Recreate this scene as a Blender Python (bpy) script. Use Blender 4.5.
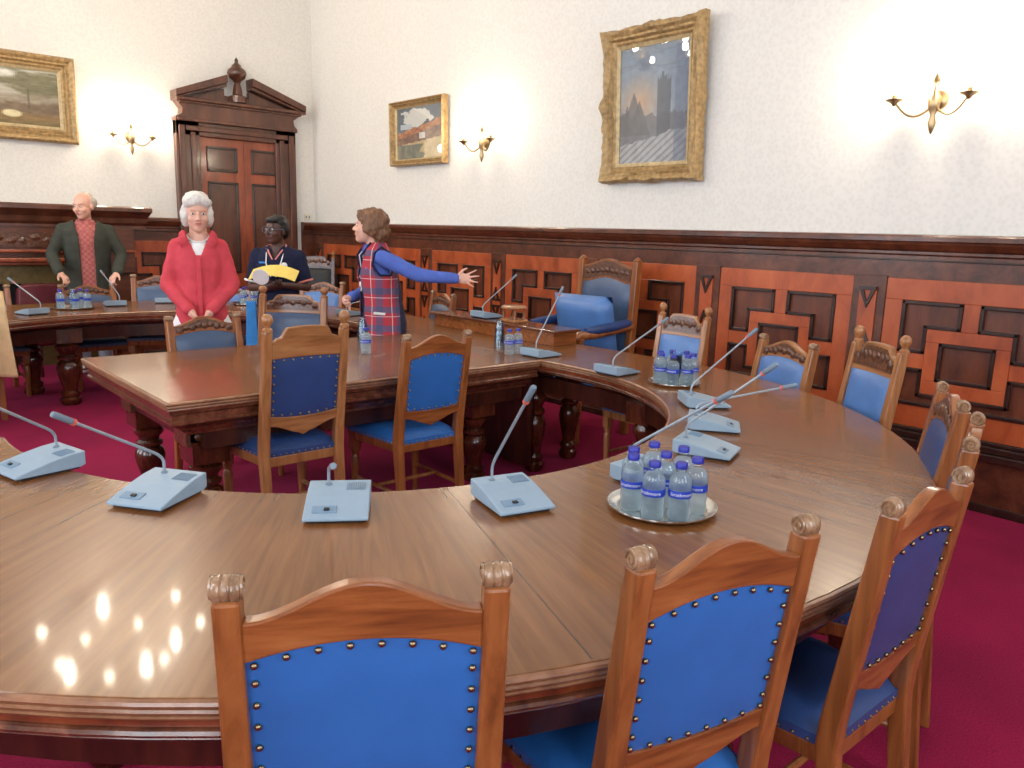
import bpy, bmesh, math, random
from mathutils import Vector, Matrix, noise
random.seed(7)
PI = math.pi
S = bpy.context.scene
for o in list(bpy.data.objects): bpy.data.objects.remove(o)
C = S.collection

# ------------------------------------------------------------------ camera
YAW, PITCH, ROLL = math.radians(41.6), math.radians(11.0), math.radians(1.58)
fw = Vector((math.sin(YAW)*math.cos(PITCH), math.cos(YAW)*math.cos(PITCH), -math.sin(PITCH)))
rt0 = Vector((math.cos(YAW), -math.sin(YAW), 0)); up0 = rt0.cross(fw)
rt = rt0*math.cos(ROLL)+up0*math.sin(ROLL); up = up0*math.cos(ROLL)-rt0*math.sin(ROLL)
cam_d = bpy.data.cameras.new('camera'); cam = bpy.data.objects.new('camera', cam_d); C.objects.link(cam)
cam_d.sensor_width = 36; cam_d.lens = 783*36/1024; cam_d.clip_start = 0.02
m = Matrix((rt, up, -fw)).transposed().to_4x4(); m.translation = (0, 0, 1.5)
cam.matrix_world = m
S.camera = cam
S.view_settings.view_transform = 'Standard'; S.view_settings.look = 'None'
S.view_settings.gamma = 1; S.view_settings.use_curve_mapping = False
S.view_settings.exposure = 0.0

# ------------------------------------------------------------------ world and window daylight
RX, BY, LX, FY, CZ = 4.905, 9.45, -2.9, -2.6, 5.2      # right, back, left, front wall planes and ceiling height
world = bpy.data.worlds.new('sky'); S.world = world; world.use_nodes = True
wn = world.node_tree.nodes['Background']; wn.inputs[0].default_value = (0.75, 0.86, 1.0, 1); wn.inputs[1].default_value = 1.2
WIN_L = [8.3, 5.3, 2.3, -0.8]                           # window centres along the left wall
WIN_F = [-1.2, 2.2]                                     # and along the wall behind the camera
WZ0, WZ1, WW = 1.25, 4.25, 1.5
def area(name, loc, rot, sx, sy, power, col):
    l = bpy.data.lights.new(name, 'AREA'); l.shape = 'RECTANGLE'; l.size = sx; l.size_y = sy; l.energy = power; l.color = col
    o = bpy.data.objects.new(name, l); C.objects.link(o); o.location = loc; o.rotation_euler = rot; return o
DAY = (0.86, 0.93, 1.0)
for y in WIN_L: area('daylight', (LX-0.32, y, (WZ0+WZ1)/2), (0, -PI/2, 0), WZ1-WZ0, WW, 132, DAY)
for x in WIN_F: area('daylight', (x, FY-0.32, (WZ0+WZ1)/2), (PI/2, 0, 0), WW, WZ1-WZ0, 132, DAY)

# ------------------------------------------------------------------ materials
def nodes(name):
    m = bpy.data.materials.new(name); m.use_nodes = True
    nt = m.node_tree; return m, nt, nt.nodes['Principled BSDF']
def lin(c): return tuple(((x/255)/12.92 if x <= 10 else (((x/255)+0.055)/1.055)**2.4) for x in c[:3])+(1,)
def N(nt, t, **kw):
    n = nt.nodes.new(t)
    for k, v in kw.items(): setattr(n, k, v)
    return n
def ramp(nt, fac, stops):
    r = N(nt, 'ShaderNodeValToRGB'); e = r.color_ramp.elements
    while len(e) < len(stops): e.new(0.5)
    for i, (p, c) in enumerate(stops): e[i].position = p; e[i].color = c
    nt.links.new(fac, r.inputs[0]); return r.outputs[0]
def mat(name, col, rough=0.5, metal=0, spec=0.5, coat=0, var=0.0, scale=8.0, bump=0.0, **kw):
    m, nt, b = nodes(name); c = lin(col)
    b.inputs['Base Color'].default_value = c; b.inputs['Roughness'].default_value = rough
    b.inputs['Metallic'].default_value = metal; b.inputs['Specular IOR Level'].default_value = spec
    b.inputs['Coat Weight'].default_value = coat; b.inputs['Coat Roughness'].default_value = kw.get('coat_rough', 0.1)
    if var or bump:
        tc = N(nt, 'ShaderNodeTexCoord'); nz = N(nt, 'ShaderNodeTexNoise'); nz.inputs['Scale'].default_value = scale; nz.inputs['Detail'].default_value = 5
        nt.links.new(tc.outputs['Object'], nz.inputs['Vector'])
        if var:
            lo = tuple(x*(1-var) for x in c[:3])+(1,); hi = tuple(min(1, x*(1+var)) for x in c[:3])+(1,)
            nt.links.new(ramp(nt, nz.outputs[0], [(0.3, lo), (0.7, hi)]), b.inputs['Base Color'])
        if bump:
            bp = N(nt, 'ShaderNodeBump'); bp.inputs['Strength'].default_value = bump; bp.inputs['Distance'].default_value = 0.01
            nt.links.new(nz.outputs[0], bp.inputs['Height']); nt.links.new(bp.outputs[0], b.inputs['Normal'])
    return m
def wood(name, dark, mid, light, rough=0.35, stretch=(30, 30, 2.5), coat=0.0, coat_rough=0.12, uv=False, bump=0.05, spec=0.5):
    m, nt, b = nodes(name)
    tc = N(nt, 'ShaderNodeTexCoord'); mp = N(nt, 'ShaderNodeMapping'); mp.inputs['Scale'].default_value = stretch
    nt.links.new(tc.outputs['UV' if uv else 'Object'], mp.inputs['Vector'])
    n1 = N(nt, 'ShaderNodeTexNoise'); n1.inputs['Scale'].default_value = 1.0; n1.inputs['Detail'].default_value = 7; n1.inputs['Roughness'].default_value = 0.62; n1.inputs['Distortion'].default_value = 0.5
    nt.links.new(mp.outputs[0], n1.inputs['Vector'])
    col = ramp(nt, n1.outputs[0], [(0.28, lin(dark)), (0.5, lin(mid)), (0.75, lin(light))])
    n2 = N(nt, 'ShaderNodeTexNoise'); n2.inputs['Scale'].default_value = 2.0
    nt.links.new(tc.outputs['Object'], n2.inputs['Vector'])
    mx = N(nt, 'ShaderNodeMix', data_type='RGBA', blend_type='MULTIPLY'); mx.inputs[0].default_value = 1
    nt.links.new(col, mx.inputs[6]); nt.links.new(ramp(nt, n2.outputs[0], [(0.3, (0.8, 0.78, 0.76, 1)), (0.7, (1.05, 1.05, 1.05, 1))]), mx.inputs[7])
    nt.links.new(mx.outputs[2], b.inputs['Base Color'])
    b.inputs['Roughness'].default_value = rough; b.inputs['Coat Weight'].default_value = coat; b.inputs['Coat Roughness'].default_value = coat_rough
    b.inputs['Specular IOR Level'].default_value = spec
    if bump:
        bp = N(nt, 'ShaderNodeBump'); bp.inputs['Strength'].default_value = bump; bp.inputs['Distance'].default_value = 0.004
        nt.links.new(n1.outputs[0], bp.inputs['Height']); nt.links.new(bp.outputs[0], b.inputs['Normal'])
    return m
M = {}
M['oak'] = wood('chair oak', (100, 54, 24), (148, 86, 42), (176, 110, 60), 0.34, coat=0.3)
M['oak_rail'] = wood('chair oak rail', (94, 48, 22), (148, 84, 40), (178, 112, 62), 0.34, (3, 34, 34), coat=0.3)
M['oak_pale_rail'] = wood('pale chair oak rail', (122, 76, 42), (166, 110, 66), (192, 138, 90), 0.3, (3, 34, 34), coat=0.3)
M['scroll'] = wood('grey-brown shiny scroll oak', (104, 76, 54), (150, 114, 84), (184, 152, 122), 0.22, (40, 40, 40), coat=0.5)  # greyer, glossier tone than the chair posts
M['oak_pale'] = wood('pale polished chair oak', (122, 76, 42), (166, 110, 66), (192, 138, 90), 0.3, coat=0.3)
M['carved'] = wood('carved brown oak', (52, 28, 16), (92, 52, 30), (142, 92, 58), 0.3, (60, 60, 60), coat=0.4, bump=0.9)
M['table'] = wood('polished table top', (110, 67, 34), (130, 82, 44), (148, 98, 56), 0.26, (42, 2.2, 1), coat=0.25, coat_rough=0.06, uv=True, bump=0.02, spec=0.35)
M['nosing'] = wood('worn table edge', (120, 78, 52), (148, 100, 68), (172, 124, 92), 0.28, (20, 20, 20), coat=0.5)
M['nosing_dark'] = wood('polished lower edge moulding', (70, 34, 22), (104, 58, 38), (134, 84, 60), 0.25, (20, 20, 20), coat=0.5)
M['band'] = wood('reddish table edge band', (88, 38, 20), (126, 58, 32), (150, 78, 44), 0.3, (20, 20, 20), coat=0.4)
M['darkwood'] = wood('dark mahogany', (30, 13, 8), (58, 25, 14), (84, 40, 24), 0.3, (14, 14, 3), coat=0.4)
M['legwood'] = wood('turned leg mahogany', (40, 17, 9), (78, 35, 19), (110, 56, 32), 0.2, (14, 14, 3), coat=0.6)
M['walldark'] = wood('dark wainscot', (60, 30, 18), (94, 49, 30), (120, 68, 44), 0.33, (3, 12, 12), coat=0.25)
M['wallorange'] = wood('orange wainscot rail', (142, 60, 28), (180, 84, 42), (198, 102, 58), 0.36, (6, 6, 3), coat=0.2)
M['wallpanel'] = wood('brown wainscot panel', (66, 30, 17), (102, 50, 28), (128, 68, 42), 0.36, (10, 10, 3), coat=0.2)
M['moulding'] = wood('near-black moulding', (30, 15, 11), (50, 28, 21), (74, 48, 38), 0.28, (8, 8, 8), coat=0.4)
M['doorwood'] = wood('door mahogany', (116, 50, 26), (152, 72, 40), (176, 94, 56), 0.3, (9, 9, 2), coat=0.4)
M['doordark'] = wood('door frame mahogany', (62, 33, 21), (92, 52, 34), (120, 72, 50), 0.3, (9, 9, 2), coat=0.4)
M['darkwood_rail'] = M['darkwood']
M['leather'] = mat('blue leather', (38, 100, 172), 0.45, var=0.12, scale=6, bump=0.08, coat=0.15, coat_rough=0.3)
M['leather_navy_shaded'] = mat('navy and shaded blue leather', (40, 66, 116), 0.4, var=0.15, scale=6, bump=0.08, coat=0.15, coat_rough=0.3)  # own navy on some chairs; also stands in for shade on blue leather
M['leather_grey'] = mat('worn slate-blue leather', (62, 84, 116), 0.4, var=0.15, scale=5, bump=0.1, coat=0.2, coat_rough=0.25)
M['nail'] = mat('antique brass nail', (150, 130, 100), 0.3, metal=1, var=0.1, scale=40)
M['gold'] = mat('old gilding', (168, 138, 92), 0.5, metal=0.25, var=0.35, scale=30, bump=0.35)
M['gold_pale'] = mat('pale gilding', (188, 166, 124), 0.5, metal=0.2, var=0.2, scale=30, bump=0.2)
M['brass'] = mat('brass', (178, 154, 116), 0.3, metal=1, var=0.1, scale=20)
M['silver'] = mat('silver plate', (214, 212, 206), 0.18, metal=1, var=0.05, scale=40)
M['mic_grey'] = mat('pale blue-grey plastic', (142, 163, 180), 0.5, var=0.03, scale=30)
M['mic_dark'] = mat('slate plastic', (112, 128, 142), 0.5, var=0.05, scale=30)
M['mic_neck'] = mat('grey gooseneck', (156, 166, 176), 0.35, metal=0.4, var=0.05, scale=60)
M['black'] = mat('black plastic', (22, 22, 24), 0.5, var=0.1, scale=40)
M['red_ring'] = mat('red light ring', (208, 96, 84), 0.4, var=0.05, scale=60)
M['cap'] = mat('blue bottle cap', (30, 36, 150), 0.35, var=0.05, scale=60)
M['label_blue'] = mat('blue paper label', (28, 62, 176), 0.4, var=0.05, scale=60)
M['mic_panel'] = mat('recessed blue-grey plastic', (116, 142, 164), 0.5, var=0.04, scale=30)
M['leather_pale'] = mat('blue leather paled by sheen', (80, 122, 182), 0.4, var=0.14, scale=6, bump=0.08, coat=0.2, coat_rough=0.25)  # paler copy of the blue leather, reflection on chair fronts put into colour
M['white'] = mat('white paint', (238, 238, 236), 0.5, var=0.03, scale=30)
M['cream'] = mat('cream plastic', (226, 216, 196), 0.4, var=0.03, scale=30)
M['curtain'] = mat('blue curtain cloth', (76, 104, 150), 0.9, var=0.2, scale=5)
M['ceiling'] = mat('white plaster', (232, 230, 224), 0.9, var=0.03, scale=2)

def clear_mat(name, tint, mixf, ior=1.25, rough=0.02):
    m, nt, b = nodes(name); nt.nodes.remove(b); out = nt.nodes['Material Output']
    tr = N(nt, 'ShaderNodeBsdfTransparent'); tr.inputs[0].default_value = tint
    gl = N(nt, 'ShaderNodeBsdfGlossy'); gl.inputs[1].default_value = rough
    lw = N(nt, 'ShaderNodeLayerWeight'); lw.inputs[0].default_value = 0.5
    pw = N(nt, 'ShaderNodeMath', operation='POWER'); pw.inputs[1].default_value = 4; nt.links.new(lw.outputs[1], pw.inputs[0])
    ma = N(nt, 'ShaderNodeMath', operation='MULTIPLY_ADD'); ma.inputs[1].default_value = 0.9; ma.inputs[2].default_value = mixf; nt.links.new(pw.outputs[0], ma.inputs[0])
    mx = N(nt, 'ShaderNodeMixShader'); nt.links.new(ma.outputs[0], mx.inputs[0]); nt.links.new(tr.outputs[0], mx.inputs[1]); nt.links.new(gl.outputs[0], mx.inputs[2])
    nt.links.new(mx.outputs[0], out.inputs[0]); return m
M['pane'] = clear_mat('picture glass', (1, 1, 1, 1), 0.05)
M['pet'] = clear_mat('clear bottle plastic', (0.95, 0.985, 1.0, 1), 0.06, rough=0.05)
def water_mat():
    m, nt, b = nodes('bottled water'); nt.nodes.remove(b); out = nt.nodes['Material Output']
    tr = N(nt, 'ShaderNodeBsdfTransparent'); tr.inputs[0].default_value = (0.90, 0.965, 1.0, 1)
    gl = N(nt, 'ShaderNodeBsdfGlass'); gl.inputs['IOR'].default_value = 1.2; gl.inputs[0].default_value = (0.96, 0.99, 1, 1); gl.inputs['Roughness'].default_value = 0.03
    df = N(nt, 'ShaderNodeBsdfTranslucent'); df.inputs[0].default_value = (0.80, 0.92, 1, 1)  # blue-white share added to imitate the luminous bloom of the bottles
    mx = N(nt, 'ShaderNodeMixShader'); mx.inputs[0].default_value = 0.35
    nt.links.new(tr.outputs[0], mx.inputs[1]); nt.links.new(gl.outputs[0], mx.inputs[2])
    m2 = N(nt, 'ShaderNodeMixShader'); m2.inputs[0].default_value = 0.36
    nt.links.new(mx.outputs[0], m2.inputs[1]); nt.links.new(df.outputs[0], m2.inputs[2]); nt.links.new(m2.outputs[0], out.inputs[0]); return m
M['water'] = water_mat()
M['cup'] = clear_mat('blue-tinted plastic cup', (0.82, 0.92, 1.0, 1), 0.06, rough=0.1)

def emis(name, col, strength):
    m, nt, b = nodes(name); b.inputs['Emission Color'].default_value = col; b.inputs['Emission Strength'].default_value = strength; b.inputs['Base Color'].default_value = col; return m
M['bulb'] = emis('lit candle bulb', (1.0, 0.86, 0.66, 1), 90)

def carpet():
    m, nt, b = nodes('crimson carpet'); tc = N(nt, 'ShaderNodeTexCoord')
    n1 = N(nt, 'ShaderNodeTexNoise'); n1.inputs['Scale'].default_value = 140; n1.inputs['Detail'].default_value = 3
    n2 = N(nt, 'ShaderNodeTexNoise'); n2.inputs['Scale'].default_value = 1.6
    nt.links.new(tc.outputs['Object'], n1.inputs['Vector']); nt.links.new(tc.outputs['Object'], n2.inputs['Vector'])
    a = N(nt, 'ShaderNodeMath', operation='ADD'); nt.links.new(n1.outputs[0], a.inputs[0]); nt.links.new(n2.outputs[0], a.inputs[1])
    h = N(nt, 'ShaderNodeMath', operation='MULTIPLY'); h.inputs[1].default_value = 0.5; nt.links.new(a.outputs[0], h.inputs[0])
    nt.links.new(ramp(nt, h.outputs[0], [(0.35, lin((112, 8, 44))), (0.65, lin((156, 22, 66)))]), b.inputs['Base Color'])
    b.inputs['Roughness'].default_value = 0.95; b.inputs['Specular IOR Level'].default_value = 0.15
    b.inputs['Sheen Weight'].default_value = 0.25; b.inputs['Sheen Tint'].default_value = lin((220, 90, 140))
    bp = N(nt, 'ShaderNodeBump'); bp.inputs['Strength'].default_value = 0.4; bp.inputs['Distance'].default_value = 0.006
    nt.links.new(n1.outputs[0], bp.inputs['Height']); nt.links.new(bp.outputs[0], b.inputs['Normal']); return m
M['carpet'] = carpet()
def wallpaper():
    m, nt, b = nodes('damask wallpaper'); tc = N(nt, 'ShaderNodeTexCoord')
    v = N(nt, 'ShaderNodeTexVoronoi'); v.inputs['Scale'].default_value = 34; n = N(nt, 'ShaderNodeTexNoise'); n.inputs['Scale'].default_value = 26; n.inputs['Detail'].default_value = 4; n.inputs['Distortion'].default_value = 1.2
    nt.links.new(tc.outputs['Object'], v.inputs['Vector']); nt.links.new(tc.outputs['Object'], n.inputs['Vector'])
    a = N(nt, 'ShaderNodeMath', operation='MULTIPLY'); nt.links.new(v.outputs[0], a.inputs[0]); nt.links.new(n.outputs[0], a.inputs[1])
    nt.links.new(ramp(nt, a.outputs[0], [(0.05, lin((223, 220, 213))), (0.35, lin((231, 228, 221)))]), b.inputs['Base Color'])
    b.inputs['Roughness'].default_value = 0.75; b.inputs['Specular IOR Level'].default_value = 0.25; return m
M['wallpaper'] = wallpaper()
def plaid():
    m, nt, b = nodes('red and navy tartan wool'); tc = N(nt, 'ShaderNodeTexCoord'); sp = N(nt, 'ShaderNodeSeparateXYZ')
    nt.links.new(tc.outputs['Object'], sp.inputs[0])
    at = N(nt, 'ShaderNodeMath', operation='ARCTAN2'); nt.links.new(sp.outputs[1], at.inputs[0]); nt.links.new(sp.outputs[0], at.inputs[1])
    ad = N(nt, 'ShaderNodeMath', operation='MULTIPLY'); ad.inputs[1].default_value = 0.165; nt.links.new(at.outputs[0], ad.inputs[0])
    def band(sock, per, ph, w):
        a = N(nt, 'ShaderNodeMath', operation='MULTIPLY_ADD'); a.inputs[1].default_value = 1/per; a.inputs[2].default_value = ph; nt.links.new(sock, a.inputs[0])
        f = N(nt, 'ShaderNodeMath', operation='FRACT'); nt.links.new(a.outputs[0], f.inputs[0])
        l = N(nt, 'ShaderNodeMath', operation='LESS_THAN'); l.inputs[1].default_value = w; nt.links.new(f.outputs[0], l.inputs[0]); return l.outputs[0]
    def mixc(fac, k, A, Bc):
        x = N(nt, 'ShaderNodeMix', data_type='RGBA')
        s = N(nt, 'ShaderNodeMath', operation='MULTIPLY'); s.inputs[1].default_value = k; nt.links.new(fac, s.inputs[0]); nt.links.new(s.outputs[0], x.inputs[0])
        if isinstance(A, tuple): x.inputs[6].default_value = A
        else: nt.links.new(A, x.inputs[6])
        x.inputs[7].default_value = Bc; return x.outputs[2]
    z, x = sp.outputs[2], ad.outputs[0]
    c = mixc(band(z, 0.135, 0.1, 0.34), 0.75, lin((176, 52, 64)), lin((66, 84, 116)))
    c = mixc(band(x, 0.15, 0.2, 0.32), 0.7, c, lin((62, 80, 114)))
    c = mixc(band(z, 0.135, 0.30, 0.035), 0.7, c, lin((226, 206, 206)))
    c = mixc(band(x, 0.15, 0.42, 0.035), 0.7, c, lin((226, 206, 206)))
    lt = N(nt, 'ShaderNodeMath', operation='LESS_THAN'); lt.inputs[1].default_value = -0.075; nt.links.new(sp.outputs[1], lt.inputs[0])
    c = mixc(lt.outputs[0], 1.0, c, lin((38, 42, 66)))
    nt.links.new(c, b.inputs['Base Color']); b.inputs['Roughness'].default_value = 0.9; return m
M['plaid'] = plaid()
def check():
    m, nt, b = nodes('red checked shirt cotton'); tc = N(nt, 'ShaderNodeTexCoord')
    w = N(nt, 'ShaderNodeTexChecker'); w.inputs['Scale'].default_value = 40; w.inputs[1].default_value = lin((176, 92, 88)); w.inputs[2].default_value = lin((190, 116, 110))
    nt.links.new(tc.outputs['Object'], w.inputs['Vector']); nt.links.new(w.outputs[0], b.inputs['Base Color']); b.inputs['Roughness'].default_value = 0.9; return m
M['check'] = check()
def attr_mat():
    m, nt, b = nodes('oil paint'); a = N(nt, 'ShaderNodeAttribute', attribute_name='paint'); nt.links.new(a.outputs[0], b.inputs['Base Color'])
    n = N(nt, 'ShaderNodeTexNoise'); n.inputs['Scale'].default_value = 60; bp = N(nt, 'ShaderNodeBump'); bp.inputs['Strength'].default_value = 0.15
    nt.links.new(n.outputs[0], bp.inputs['Height']); nt.links.new(bp.outputs[0], b.inputs['Normal']); b.inputs['Roughness'].default_value = 0.55; return m
M['paint'] = attr_mat()
def cloth(name, col, var=0.1): return mat(name, col, 0.9, spec=0.2, var=var, scale=14, bump=0.25)
M['skin'] = mat('fair skin', (222, 170, 148), 0.5, var=0.06, scale=12)
M['skin_dark'] = mat('dark brown skin', (84, 54, 44), 0.42, var=0.08, scale=12)
M['lips'] = mat('lips', (190, 112, 104), 0.5, var=0.05, scale=30)
M['lips_dark'] = mat('brown lips', (96, 52, 50), 0.45, var=0.05, scale=30)
M['eye'] = mat('eye white', (226, 222, 216), 0.3, var=0.02, scale=30)
M['red_jacket'] = cloth('coral red jacket cotton', (204, 74, 84))
M['green_jacket'] = cloth('dark olive jacket cotton', (66, 68, 60))
M['navy_cloth'] = cloth('navy cloth', (34, 38, 62))
M['navy_dark'] = cloth('very dark navy cloth', (24, 26, 40))
M['blue_shirt'] = cloth('cornflower blue jersey', (84, 106, 184))
M['white_cloth'] = cloth('white cotton', (236, 234, 232), 0.03)
M['beige'] = cloth('beige coat cotton', (222, 192, 146))
M['jeans'] = cloth('pale grey-blue denim', (168, 176, 190))
M['bright_blue'] = cloth('bright blue cloth', (66, 142, 212))
M['yellow'] = mat('yellow card', (232, 206, 104), 0.6, var=0.04, scale=20)
M['paper'] = mat('white paper', (240, 240, 238), 0.7, var=0.02, scale=20)
M['trim_pink'] = cloth('coral collar trim', (226, 140, 130))
def hair(name, a, b_):
    return wood(name, a, tuple((x+y)//2 for x, y in zip(a, b_)), b_, 0.55, (60, 60, 10), bump=0.6)
M['hair_white'] = hair('white hair', (196, 190, 182), (246, 242, 236))
M['hair_grey'] = hair('silver hair', (170, 158, 146), (214, 206, 196))
M['hair_brown'] = hair('auburn brown hair', (84, 54, 36), (152, 108, 74))
M['hair_black'] = hair('black hair', (8, 6, 6), (20, 15, 15))
M['maroon'] = mat('maroon leather', (96, 30, 40), 0.4, var=0.15, scale=6, bump=0.08)
M['tile'] = mat('olive brass hearth tile', (110, 92, 52), 0.35, metal=0.3, var=0.25, scale=20)

# ------------------------------------------------------------------ mesh helpers
class B:
    def __init__(s): s.bm = bmesh.new(); s.mi = 0
    def _fin(s, vs, fs=None):
        return vs
    def face(s, vs):
        try: f = s.bm.faces.new(vs); f.material_index = s.mi; return f
        except ValueError: return None
    def box(s, c, size, R=None):
        hx, hy, hz = size[0]/2, size[1]/2, size[2]/2; c = Vector(c); v = []
        for x, y, z in ((-1,-1,-1),(1,-1,-1),(1,1,-1),(-1,1,-1),(-1,-1,1),(1,-1,1),(1,1,1),(-1,1,1)):
            p = Vector((x*hx, y*hy, z*hz)); p = (R @ p) if R else p; v.append(s.bm.verts.new(c+p))
        for f in ((0,3,2,1),(4,5,6,7),(0,1,5,4),(1,2,6,5),(2,3,7,6),(3,0,4,7)): s.face([v[i] for i in f])
        return s
    def span(s, a, b): return s.box([(a[i]+b[i])/2 for i in range(3)], [abs(b[i]-a[i]) for i in range(3)])
    def rings(s, rs, cap=True, closed=False):
        vr = [[s.bm.verts.new(p) for p in r] for r in rs]; n = len(vr[0])
        rng = range(len(vr)) if closed else range(len(vr)-1)
        for i in rng:
            a, b = vr[i], vr[(i+1) % len(vr)]
            for k in range(n): s.face([a[k], a[(k+1) % n], b[(k+1) % n], b[k]])
        if cap and not closed: s.face(vr[0][::-1]); s.face(vr[-1])
        return s
    def lathe(s, prof, loc=(0,0,0), n=16, axis=None, cap=True):
        loc = Vector(loc); R = Vector((0,0,1)).rotation_difference(Vector(axis)).to_matrix() if axis is not None else Matrix.Identity(3)
        return s.rings([[loc+R @ Vector((r*math.cos(2*PI*k/n), r*math.sin(2*PI*k/n), z)) for k in range(n)] for r, z in prof], cap)
    def tube(s, pts, rad, n=8, cap=True):
        pts = [Vector(p) for p in pts]
        if not hasattr(rad, '__len__'): rad = [rad]*len(pts)
        t0 = (pts[1]-pts[0]).normalized(); ref = Vector((0,0,1)) if abs(t0.z) < 0.9 else Vector((1,0,0)); u = t0.cross(ref).normalized(); rs = []
        for i, p in enumerate(pts):
            t = (pts[min(i+1, len(pts)-1)]-pts[max(i-1, 0)]).normalized(); u = (u-t*u.dot(t)).normalized(); v = t.cross(u)
            rs.append([p+(u*math.cos(2*PI*k/n)+v*math.sin(2*PI*k/n))*rad[i] for k in range(n)])
        return s.rings(rs, cap)
    def ell(s, c, r, nu=14, nv=9, R=None):
        c = Vector(c); r = (r,)*3 if not hasattr(r, '__len__') else r; rs = []
        for i in range(1, nv):
            a = PI*i/nv
            ring = []
            for k in range(nu):
                p = Vector((r[0]*math.sin(a)*math.cos(2*PI*k/nu), r[1]*math.sin(a)*math.sin(2*PI*k/nu), -r[2]*math.cos(a)))
                ring.append(c+((R @ p) if R else p))
            rs.append(ring)
        return s.rings(rs)
    def prism(s, poly, f0, f1):
        """poly of (a, b); f0 / f1 map it to the two faces"""
        A = [s.bm.verts.new(f0(*p)) for p in poly]; Bv = [s.bm.verts.new(f1(*p)) for p in poly]; n = len(poly)
        s.face(A[::-1]); s.face(Bv)
        for k in range(n): s.face([A[k], A[(k+1) % n], Bv[(k+1) % n], Bv[k]])
        return s
    def grid(s, nu, nv, f):
        v = [[s.bm.verts.new(f(i/nu, j/nv)) for i in range(nu+1)] for j in range(nv+1)]
        for j in range(nv):
            for i in range(nu): s.face([v[j][i], v[j][i+1], v[j+1][i+1], v[j+1][i]])
        return v
    def build(s, name, m, parent=None, smooth=False, bevel=0, sub=0, seg=2):
        bmesh.ops.recalc_face_normals(s.bm, faces=s.bm.faces)
        me = bpy.data.meshes.new(name); s.bm.to_mesh(me); s.bm.free()
        for x in (m if isinstance(m, (list, tuple)) else [m]): me.materials.append(x if not isinstance(x, str) else M[x])
        if smooth:
            me.shade_smooth()
            if smooth != 'all': me.set_sharp_from_angle(angle=math.radians(40))
        o = bpy.data.objects.new(name, me); C.objects.link(o)
        if parent: o.parent = parent
        if bevel:
            b = o.modifiers.new('bevel', 'BEVEL'); b.width = bevel; b.segments = seg; b.limit_method = 'ANGLE'; b.angle_limit = math.radians(40)
        if sub:
            b = o.modifiers.new('sub', 'SUBSURF'); b.levels = sub; b.render_levels = sub
        return o
def tag(o, label, cat, group=None):
    o['label'] = label; o['category'] = cat
    if group: o['group'] = group
    return o
def thing(name, label, cat, loc=(0,0,0), rz=0, group=None):
    o = bpy.data.objects.new(name, None); C.objects.link(o); o.location = loc; o.rotation_euler = (0, 0, rz); o.empty_display_size = 0.1
    return tag(o, label, cat, group)
def structure(o): o['kind'] = 'structure'; return o
def dup(root, loc, rz, label, scale=None, group=None, skip=()):
    r = root.copy(); C.objects.link(r); r.location = loc; r.rotation_euler = (0, 0, rz); r['label'] = label
    if scale: r.scale = scale
    if group: r['group'] = group
    for ch in root.children:
        c = ch.copy(); C.objects.link(c); c.parent = r
        for g in ch.children:
            if g.name.split('.')[0] in skip: continue
            d = g.copy(); C.objects.link(d); d.parent = c
    return r

# ------------------------------------------------------------------ room shell
b = B(); b.span((LX-0.4, FY-0.4, -0.1), (RX+0.2, BY+0.2, 0)); structure(b.build('floor', 'carpet'))
b = B(); b.span((LX-0.4, FY-0.4, CZ), (RX+0.2, BY+0.2, CZ+0.1)); structure(b.build('ceiling', 'ceiling'))
b = B(); b.span((RX, FY-0.3, 0), (RX+0.2, BY+0.2, CZ)); structure(b.build('wall_right', 'wallpaper'))
b = B(); b.span((LX-0.3, BY, 0), (RX, BY+0.2, CZ)); structure(b.build('wall_back', 'wallpaper'))
def holed(name, wins, put):          # a wall with window openings, along t
    b = B(); a0, a1 = put
    edges = sorted([(w-WW/2, w+WW/2) for w in wins]); t = a0
    for l, r in edges: yield_b(b, name, t, l, 0, CZ); yield_b(b, name, l, r, 0, WZ0); yield_b(b, name, l, r, WZ1, CZ); t = r
    yield_b(b, name, t, a1, 0, CZ); structure(b.build(name, 'wallpaper'))
def yield_b(b, name, t0, t1, z0, z1):
    if name == 'wall_left': b.span((LX-0.3, t0, z0), (LX, t1, z1))
    else: b.span((t0, FY-0.3, z0), (t1, FY, z1))
holed('wall_left', WIN_L, (FY-0.3, BY)); holed('wall_front', WIN_F, (LX, RX))
for i, (w, side) in enumerate([(y, 'L') for y in WIN_L]+[(x, 'F') for x in WIN_F]):
    root = bpy.data.objects.new('window_%d' % (i+1), None); C.objects.link(root); structure(root)
    root.location = (LX-0.15, w, 0) if side == 'L' else (w, FY-0.15, 0); root.rotation_euler = (0, 0, PI/2 if side == 'L' else 0)
    b = B()
    for x in (-WW/2+0.04, 0, WW/2-0.04): b.box((x, 0, (WZ0+WZ1)/2), (0.07, 0.06, WZ1-WZ0))
    for z in (WZ0+0.04, (WZ0+WZ1)/2, WZ1-0.04): b.box((0, 0, z), (WW, 0.06, 0.07))
    b.build('window_frame', 'white', root)
    b = B(); b.box((0, -0.0 if side == 'L' else 0, (WZ0+WZ1)/2), (WW-0.1, 0.006, WZ1-WZ0-0.1)); b.build('window_pane', 'pane', root)
    for sgn in (-1, 1):
        b = B(); off = -0.24 if side == 'L' else 0.24
        b.rings([[Vector((sgn*(WW/2+0.13)+0.15*math.sin(0), off, z))+Vector(((k/24-0.5)*0.3*(1 if k < 25 else 1), 0.035*math.sin(k*1.3), 0)) for k in range(25)]+
                 [Vector((sgn*(WW/2+0.13), off+0.02, z))+Vector(((0.5-k/24)*0.3, 0.035*math.sin((24-k)*1.3), 0)) for k in range(25)] for z in (0.3, 2.2, WZ1+0.15)])
        b.build('curtain', 'curtain', root, smooth=True)

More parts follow.
